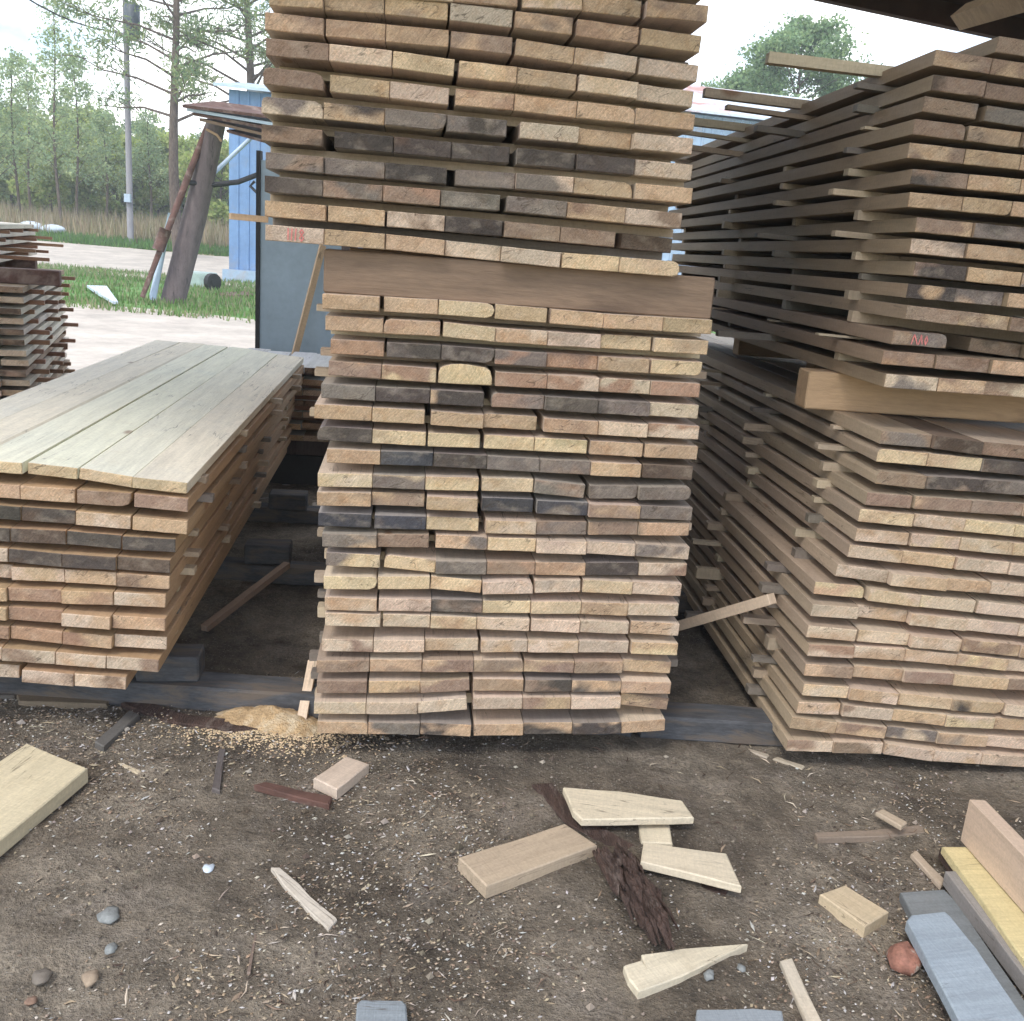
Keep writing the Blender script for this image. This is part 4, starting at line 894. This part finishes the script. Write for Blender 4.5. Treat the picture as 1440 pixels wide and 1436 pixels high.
m.add(V, Fc, 0, ta=Cc); tag(m.build('wood_chips', M_CHIP), 'pale and dark wood chips scattered over the dirt', 'wood chips', kind='stuff')

# ---------------------------------------------------------------- background yard
def tubeobj(name, pts, rs, m_, parent=None, n=10):
    m = MB(); m.tube(pts, rs, n); return m.build(name, m_, parent=parent, smooth=True)
YL = 19.75
lt = empty('lean_to', gp(243, 428, 0)); tag(lt, 'leaning weathered log propping a heap of rusty tin sheets', 'lean-to')
lo = lt.location.copy()
tubeobj('log_post', [at(241, 432, YL) - lo, at(275, 300, YL) - lo, at(309, 152, YL) - lo], [.24, .23, .17], M_LOG, lt, 14)
tubeobj('rust_rail', [at(200, 418, YL - .5) - lo, at(262, 255, YL - .3) - lo, at(296, 165, YL) - lo], [.05, .07, .045], M_RUST, lt)
tubeobj('pale_pipe', [at(214, 422, YL - .3) - lo, at(240, 300, YL - .1) - lo], [.075, .05], M_PALEMET, lt)
tubeobj('bracket', [at(222, 352, YL - .5) - lo, at(233, 322, YL - .45) - lo], [.12, .12], M_RUST, lt, 5)
tubeobj('tie_wire', [at(290, 182, YL - .25) - lo, at(305, 190, YL - .26) - lo, at(311, 198, YL - .1) - lo], .025, M_BEAMP, lt, 5)
tubeobj('brace', [at(298, 246, YL + .3) - lo, at(352, 195, YL + 1.2) - lo], .045, M_PALEMET, lt, 6)
tubeobj('hose', [at(258, 256, YL - .3) - lo, at(300, 260, YL) - lo, at(335, 256, YL) - lo, at(372, 242, YL) - lo], .05, M_BLACK, lt, 6)
tubeobj('hook', [at(358, 255, YL) - lo, at(352, 262, YL) - lo, at(364, 274, YL) - lo], .03, M_BLACK, lt, 5)
for k, (a, b_, c_, d_) in enumerate((((256, 147), (300, 142), (440, 160), (440, 166)), ((262, 152), (310, 150), (440, 172), (440, 178)), ((270, 158), (320, 160), (440, 182), (440, 186)), ((280, 166), (330, 170), (440, 196), (440, 199)), ((318, 182), (350, 182), (440, 206), (440, 212)))):
    m = MB(); dz = YL - .9 + k * .12
    A_, B_, C_ = at(*a, dz) - lo, at(*b_, dz + .7) - lo, at(*c_, dz + 1.4) - lo
    D_ = at(c_[0], d_[1] + 4, dz) - lo
    q = [A_, B_, C_, D_]; e = Vector((0, .03, -.05)); vs = q + [v + e for v in q]
    m.add(vs, [(0, 1, 2, 3), (7, 6, 5, 4), (0, 4, 5, 1), (1, 5, 6, 2), (2, 6, 7, 3), (3, 7, 4, 0)])
    m.build('tin_sheet', [M_RUST, M_PALEMET, M_RUST, M_BEAM, M_RUST][k], parent=lt)

# blue metal building
def tinbox(name, label, x0, x1, y0, dep, zt_l, zt_r, mw, mr_, base=None, ov=.3, z0=-.02, rise=.35):
    e = empty(name, Vector(((x0 + x1) / 2, y0, 0))); tag(e, label, 'metal building'); cx_ = (x0 + x1) / 2
    m = MB(); L_ = x1 - x0; n_ = int(L_ / .3); prof = []
    for i in range(n_):
        a = x0 + L_ * i / n_ - cx_; s_ = L_ / n_; prof += [(a, 0), (a + s_ * .72, 0), (a + s_ * .78, -.04), (a + s_ * .94, -.04)]
    prof.append((x1 - cx_, 0)); vs = []
    for (x, y) in prof:
        zt_ = zt_l + (zt_r - zt_l) * (x + cx_ - x0) / L_; vs += [(x, y, z0), (x, y, zt_)]
    m.add(vs, [(2 * i, 2 * i + 2, 2 * i + 3, 2 * i + 1) for i in range(len(prof) - 1)])
    xa, xb = x0 - cx_, x1 - cx_
    m.add([(xa, 0, z0), (xa, dep, z0), (xa, dep, zt_l), (xa, 0, zt_l), (xb, 0, z0), (xb, dep, z0), (xb, dep, zt_r), (xb, 0, zt_r)], [(3, 2, 1, 0), (4, 5, 6, 7), (1, 2, 6, 5)])
    m.build('wall', mw, parent=e)
    m = MB(); vs = []
    for o_ in (0, .08):
        for (x, y, z) in ((xa - ov, -ov * 1.6, zt_l - .12), (xb + ov, -ov * 1.6, zt_r - .12), (xb + ov, dep * .5, zt_r + rise), (xa - ov, dep * .5, zt_l + rise), (xb + ov, dep + ov, zt_r - .1), (xa - ov, dep + ov, zt_l - .1)): vs.append((x, y, z + o_ + .12))
    m.add(vs, [(6, 7, 8, 9), (9, 8, 10, 11), (3, 2, 1, 0), (5, 4, 2, 3), (0, 1, 7, 6), (4, 5, 11, 10), (0, 6, 9, 3), (3, 9, 11, 5), (1, 2, 8, 7), (2, 4, 10, 8)])
    m.build('roof', mr_, parent=e)
    return e
bx0 = at(322, 250, 30).x; zt_ = at(345, 127, 30).z
e = tinbox('metal_shed', 'tall blue corrugated metal shed with silver roof left of upper centre stack', bx0, bx0 + 5.0, 30, 5, zt_, zt_ - .2, M_BLUE, M_PALEMET)
m = MB(); m.box(-2.55, -.8, -.5, -.06, -.02, .35); m.build('foundation', M_BLUEP, parent=e)
gx = at(975, 200, 34).x; zt_ = at(1030, 172, 34).z
tinbox('metal_barn', 'light blue metal barn with pale rust-streaked roof behind right stacks', gx - 1.2, gx + 4, 34, 5, zt_ + .2, zt_, M_BLUEP, M_TIN, rise=1.1)

# utility pole
up_ = gp(184, 335, 1.0); YP = 46.0; up_ = at(183, 318, YP); up_.z = hgt(0, YP)
pe = empty('utility_pole', up_); tag(pe, 'tall grey utility pole with dark transformer and meter box', 'utility pole')
tp = at(175, -60, YP) - up_
tubeobj('pole', [(0, 0, -.1), tp * .5, tp], [.145, .13, .11], M_POLE, pe, 12)
m = MB(); c_ = at(190, 30, YP) - up_; c_.y -= .3; m.tube([c_ - Vector((0, 0, .75)), c_ - Vector((0, 0, .7)), c_ + Vector((0, 0, .6)), c_ + Vector((0, 0, .68))], [.25, .32, .32, .2], 14); tf = m.build('transformer', M_TRANS, parent=pe, smooth=True)
m = MB(); m.tube([c_ + Vector((.1, 0, .6)), c_ + Vector((.1, 0, 1.1))], [.05, .03], 6); m.build('bushing', M_PALEMET, parent=tf)
m = MB(); c_ = at(182, 279, YP) - up_; m.box(c_.x - .13, c_.x + .15, -.3, -.14, c_.z - .18, c_.z + .18); m.build('meter_box', M_PALEMET, parent=pe)
m = MB(); c_ = at(176, 50, YP) - up_; m.box(c_.x - .3, c_.x + .1, -.2, -.1, c_.z - .08, c_.z + .08); m.build('wire_clamp', M_POLE, parent=pe)
a = at(172, 47, YP); b_ = at(-60, -70, 30); pts = [a.lerp(b_, t / 8) - Vector((0, 0, 1.2 * math.sin(math.pi * t / 8) * .4)) for t in range(9)]
w_ = tubeobj('power_line', pts, .03, M_BLACK, None, 5); tag(w_, 'thin black power line running from the utility pole to upper left', 'wire')

# small things on the grass
m = MB(); c_ = gp(281, 402, 0); r_ = .45
m.tube([Vector((0, 0, -.02)), Vector((0, 0, .32)), Vector((0, 0, .36))], [r_, r_, r_ * .97], 20); o = m.build('round_tub', M_CONC, loc=c_, smooth=False); tag(o, 'low grey-green round tub on the grass right of the leaning log', 'tub')
m = MB(); m.tube([(0, -.08, .2), (0, .08, .2)], [.21, .21], 14); m.tube([(0, -.1, .2), (0, .1, .2)], [.09, .09], 10); o = m.build('old_tyre', M_BLACK, loc=gp(299, 408, 0), rot=(0, 0, .9)); tag(o, 'small black tyre standing beside the round tub', 'tyre')
o = prism('scrap_sheet', 'crumpled white sheet lying in the grass left of the leaning log', [(122, 401), (150, 402), (166, 424), (160, 424), (138, 412)], .05, (.62, .66, .7), h0=.05, cat='scrap', mat_=M_WHITE, group='yard scrap')
o = prism('scrap_board', 'thin rusty strip on the grass before the blue shed', [(300, 412), (345, 409), (358, 414), (330, 416)], .04, 'R', cat='scrap', mat_=M_RUST, group='yard scrap')
m = MB()
for (dx, rr, hh) in ((-.5, .42, .42), (.55, .40, .36)):
    vs = []
    for j in range(9):
        ph = math.pi * j / 8
        for i in range(14):
            t = 2 * math.pi * i / 14; vs.append((dx + rr * 1.5 * math.sin(ph) * math.cos(t) * (1 + .1 * math.sin(i * 2.3)), rr * math.sin(ph) * math.sin(t), hh * .5 + hh * .6 * math.cos(ph) * (1 + .1 * math.sin(i * 1.3))))
    m.add(vs, [(j * 14 + i, (j + 1) * 14 + i, (j + 1) * 14 + (i + 1) % 14, j * 14 + (i + 1) % 14) for j in range(8) for i in range(14)])
p_ = at(57, 318, 47); p_.z = hgt(0, 47) + .12; tag(m.build('wrapped_bundle', M_WHITE, loc=p_, smooth=True), 'pale blue wrapped bundle beyond the road at left', 'bundle')

# ---------------------------------------------------------------- grass (countless blades)
def blades(name, n_, region, hmin, hmax, wd, cols, lean=.35):
    V = []; Fc = []; Cc = []
    for k in range(n_):
        x, y = region()
        if x is None: continue
        z = hgt(x, y) - .02; h_ = rnd(hmin, hmax); a = rnd(0, 6.28); d = Vector((math.cos(a), math.sin(a), 0)) * wd; ln_ = Vector((rnd(-lean, lean) * h_, rnd(-lean, lean) * h_, h_)); o = len(V); c = Vector((x, y, z))
        V += [c - d, c + d, c + ln_ * .55 + d * .7, c + ln_ * .55 - d * .7, c + ln_]
        Fc += [(o, o + 1, o + 2, o + 3), (o + 3, o + 2, o + 4)]; cc = jit(random.choice(cols), .2); Cc += [cc] * 5
    m = MB(); m.add(V, Fc, 0, ta=Cc); return m.build(name, M_LEAF)
def r1():
    x = rnd(-17, 3) if rnd(0, 1) > .12 else rnd(3, 20); y = rnd(16.9, 30.2) + slant(x)
    if noise.noise(Vector((x * .5, y * .5, 9))) < -.12 and rnd(0, 1) < .75: return None, None
    return x, y
tag(blades('grass', 42000, r1, .05, .17, .016, [(.15, .27, .08), (.20, .32, .11), (.13, .22, .07), (.28, .32, .15), (.34, .31, .2)]), 'short green grass of the strip round the leaning log', 'grass', kind='stuff')
def r2():
    x = rnd(-34, 12); return x, rnd(42.3, 46.5) + slant(x) * .7
tag(blades('verge_grass', 16000, r2, .08, .4, .035, [(.12, .24, .07), (.16, .28, .08), (.14, .22, .09)]), 'green grass verge beyond the gravel road', 'grass', kind='stuff')
def r3():
    x = rnd(-38, 14); y = rnd(45.5, 62) + slant(x) * .5
    if noise.noise(Vector((x * .3, y * .3, 4))) < -.1 and rnd(0, 1) < .7: return None, None
    return x, y
tag(blades('dry_grass', 26000, r3, .35, 1.3, .03, [(.42, .34, .22), (.36, .29, .19), (.28, .26, .14), (.46, .39, .28)], .25), 'tall dry straw-coloured grass beyond the verge', 'grass', kind='stuff')

# ---------------------------------------------------------------- trees
def tree(name, label, px, Y, H, R_, c_lo, nl, ls, cols, trunk=.14, style='bush', lean=0, group='trees beyond the road', seed=0, trunkm=None):
    random.seed(seed + int(px * 7) + int(Y))
    base = at(px, 330, Y); base.z = hgt(base.x, Y) - .05
    e = empty(name, base); tag(e, label, 'tree', group)
    m = MB(); tips = []
    k = 9; tr = []
    for i in range(k + 1):
        t = i / k; tr.append(Vector((lean * t * H + .10 * math.sin(t * 7 + seed) * H * .08, .1 * math.sin(t * 5 + seed), t * H)))
    m.tube(tr, [trunk * (1 - .85 * i / k) + .01 for i in range(k + 1)], 8)
    nb = int(10 + H * 2.2)
    for b in range(nb):
        t = c_lo + (1 - c_lo) * (b + rnd(0, 1)) / nb; p0 = tr[min(k - 1, int(t * k))].lerp(tr[min(k, int(t * k) + 1)], t * k - int(t * k)); a = b * 2.4 + rnd(-.5, .5)
        if style == 'pine': sh = R_ * (1.05 - .55 * ((t - c_lo) / (1 - c_lo))) * rnd(.55, 1.1); up = rnd(.05, .4)
        elif style == 'airy': sh = R_ * (1 - .75 * (t - c_lo) / (1 - c_lo)) * rnd(.5, 1.1); up = rnd(.5, 1.1)
        else: sh = R_ * math.sin(math.pi * min(.97, .2 + .75 * (t - c_lo) / (1 - c_lo))) * rnd(.6, 1.15); up = rnd(.15, .8)
        d = Vector((math.cos(a), math.sin(a), up)).normalized() * sh
        q = [p0, p0 + d * .4 + Vector((0, 0, sh * .05)), p0 + d * .75 + Vector((0, 0, sh * .02)), p0 + d + Vector((0, 0, rnd(-.1, .15) * sh))]
        r0 = max(.012, trunk * .34 * (1 - t * .6)); m.tube(q, [r0, r0 * .7, r0 * .45, r0 * .2], 5)
        for s_ in range(4):
            f_ = rnd(.35, 1); pb = p0.lerp(q[-1], f_); a2 = a + rnd(-1.1, 1.1); sb = sh * rnd(.18, .42); pe_ = pb + Vector((math.cos(a2), math.sin(a2), rnd(-.1, .7))).normalized() * sb
            m.tube([pb, pb.lerp(pe_, .5) + Vector((0, 0, sb * .06)), pe_], [r0 * .4, r0 * .25, r0 * .1], 4, cap=False); tips.append((pe_, sb)); tips.append((pb.lerp(pe_, .5), sb))
        tips.append((q[-1], sh * .3))
    m.build('trunk', trunkm or M_BARK, parent=e, smooth=True)
    V = []; Fc = []; Cc = []
    for i in range(nl):
        p_, sb = random.choice(tips); cc = None
        cl_r = {'pine': .34, 'airy': .42, 'bush': .62}[style]
        g_ = Vector((random.gauss(0, 1), random.gauss(0, 1), random.gauss(0, .7))) * cl_r * .5
        c_ = p_ + g_; shd = rnd(.7, 1.25)
        nn = 4 if style == 'pine' else 3
        base_c = random.choice(cols)
        for j in range(nn):
            d1 = Vector((random.gauss(0, 1), random.gauss(0, 1), random.gauss(0, 1) + (.4 if style == 'pine' else 0))).normalized(); d2 = d1.cross(Vector((rnd(-1, 1), rnd(-1, 1), rnd(-1, 1)))).normalized()
            L_ = ls * rnd(.7, 1.4); W_ = L_ * (.10 if style == 'pine' else .42); cc_ = c_ + Vector((rnd(-1, 1), rnd(-1, 1), rnd(-1, 1))) * ls * .8; o = len(V)
            V += [cc_, cc_ + d1 * L_ * .5 + d2 * W_, cc_ + d1 * L_, cc_ + d1 * L_ * .5 - d2 * W_]; Fc.append((o, o + 1, o + 2, o + 3)); Cc += [tuple(x * shd for x in base_c)] * 4
    m = MB(); m.add(V, Fc, 0, ta=Cc); m.build('crown', M_LEAF, parent=e)
GR = [(.38, .47, .14), (.44, .50, .17), (.30, .40, .13), (.48, .52, .2)]
DK = [(.22, .32, .14), (.27, .36, .15), (.19, .28, .14)]
PN = [(.22, .31, .15), (.28, .35, .16), (.18, .26, .15), (.32, .37, .17)]
AI = [(.38, .48, .27), (.45, .52, .27), (.32, .42, .25)]
PR = [(.26, .38, .20), (.32, .43, .21), (.22, .32, .18)]
# airy spring trees at far left
for i, (px, Y, H, lb) in enumerate(((-12, 50, 7.4, 'thin airy pine at the left frame edge'), (26, 52, 8.2, 'thin airy pine, second from the left frame edge'), (84, 50, 10.2, 'tallest airy thin tree left of the utility pole'), (46, 56, 8.2, 'slim airy tree left of the tallest airy tree'), (112, 54, 8.6, 'slim airy tree right of the tallest airy tree'), (152, 58, 6.2, 'low airy tree just left of the utility pole'), (212, 60, 6.4, 'airy tree just right of the utility pole'))):
    tree('airy_tree', lb, px, Y, H, 2.0, .25, 1100, .12, AI, .08, 'airy', seed=i, lean=rnd(-.02, .02), group='airy thin trees at left')
# bushy trees
for i, (px, Y, H, R_, lb, cs) in enumerate(((-40, 62, 6.0, 3.2, 'bushy green tree cut by the left frame edge', GR), (20, 64, 6.2, 3.0, 'rounded olive-green bushy tree at far left', GR), (75, 60, 5.4, 2.8, 'yellow-green bushy tree below the tallest airy tree', GR), (128, 66, 6.6, 3.4, 'rounded green bushy tree left of the utility pole', GR), (165, 62, 4.8, 2.6, 'low bright green bush behind the utility pole', GR),
        (222, 64, 5.4, 3.0, 'olive green bushy tree right of the utility pole', GR), (262, 66, 5.2, 3.0, 'bushy tree behind the tall pine', GR), (312, 60, 4.8, 2.6, 'yellow-green bushy tree just left of the blue shed', GR), (350, 64, 5.4, 3.0, 'bushy tree behind the blue shed', GR),
        (100, 74, 7.6, 3.6, 'dark green tree standing behind the bushy trees, left one', DK), (200, 78, 7.4, 3.8, 'dark green tree behind the utility pole', DK), (20, 78, 8.0, 3.8, 'dark green tree behind far-left bushy trees', DK), (290, 80, 7.0, 3.8, 'dark green tree behind the leaning log', DK))):
    tree('bushy_tree', lb, px, Y, H, R_, .08, 3400, .20, cs, .11, 'bush', seed=20 + i, group='bushy trees beyond the dry grass')
tree('pine_tree', 'tall sparse pine with bare trunk above the leaning log', 252, 40, 15.5, 4.3, .33, 3000, .26, PN, .23, 'pine', seed=41, lean=-.01, group='tall pines')
tree('pine_tree', 'tall pine with bare branches behind the blue shed roof', 350, 44, 16.5, 4.6, .36, 2200, .26, PN, .26, 'pine', seed=43, lean=-.012, group='tall pines')
tree('pine_tree', 'round-crowned green pine behind the metal barn at right', 1092, 50, 11.9, 3.4, .4, 9000, .15, PR, .2, 'bush', seed=47, group='tall pines')
tree('pine_tree', 'lower green pine beside the round-crowned pine at right', 1020, 54, 10.0, 3.0, .4, 7000, .15, PR, .2, 'bush', seed=48, group='tall pines')
for i, (px, Y, H) in enumerate(((520, 62, 6), (640, 66, 7), (780, 60, 6), (900, 68, 7), (1230, 64, 8), (1400, 60, 8))):
    tree('bushy_tree', 'bushy green tree hidden behind the stacks', px, Y, H, 3.2, .1, 3000, .26, GR, .14, 'bush', seed=60 + i, group='bushy trees hidden behind the stacks')
# far wood as one mass
random.seed(5); V = []; Fc = []; Cc = []
for k in range(60000):
    x = rnd(-150, 150); y = rnd(105, 130); top = 7.5 + 2.5 * noise.noise(Vector((x * .08, 0, 0))) + 1.5 * noise.noise(Vector((x * .3, 1, 0))); z = rnd(0, 1) ** .8 * top; s_ = rnd(.4, 1.0)
    d1 = Vector((random.gauss(0, 1), random.gauss(0, 1), random.gauss(0, 1))).normalized() * s_; d2 = d1.cross(Vector((rnd(-1, 1), rnd(-1, 1), rnd(-1, 1)))).normalized() * s_ * .6; o = len(V); c_ = Vector((x, y, z))
    V += [c_ - d1, c_ - d2, c_ + d1, c_ + d2]; Fc.append((o, o + 1, o + 2, o + 3)); Cc += [jit(random.choice(DK + GR), .2)] * 4
m = MB(); m.add(V, Fc, 0, ta=Cc); tag(m.build('far_wood', M_LEAF), 'distant wood beyond the field', 'wood', kind='stuff')

# ---------------------------------------------------------------- damp spring air over the yard
hz = MB(); hz.box(-160, 160, -30, 145, -2.5, 26)
hm = bpy.data.materials.new('air'); hm.use_nodes = True; hn = hm.node_tree; hn.nodes.clear()
ho = hn.nodes.new('ShaderNodeOutputMaterial'); hv = hn.nodes.new('ShaderNodeVolumePrincipled')
hv.inputs['Color'].default_value = (0.86, 0.93, 1.0, 1); hv.inputs['Density'].default_value = 0.0022
hn.links.new(hv.outputs[0], ho.inputs['Volume'])
tag(hz.build('haze', hm), kind='stuff')
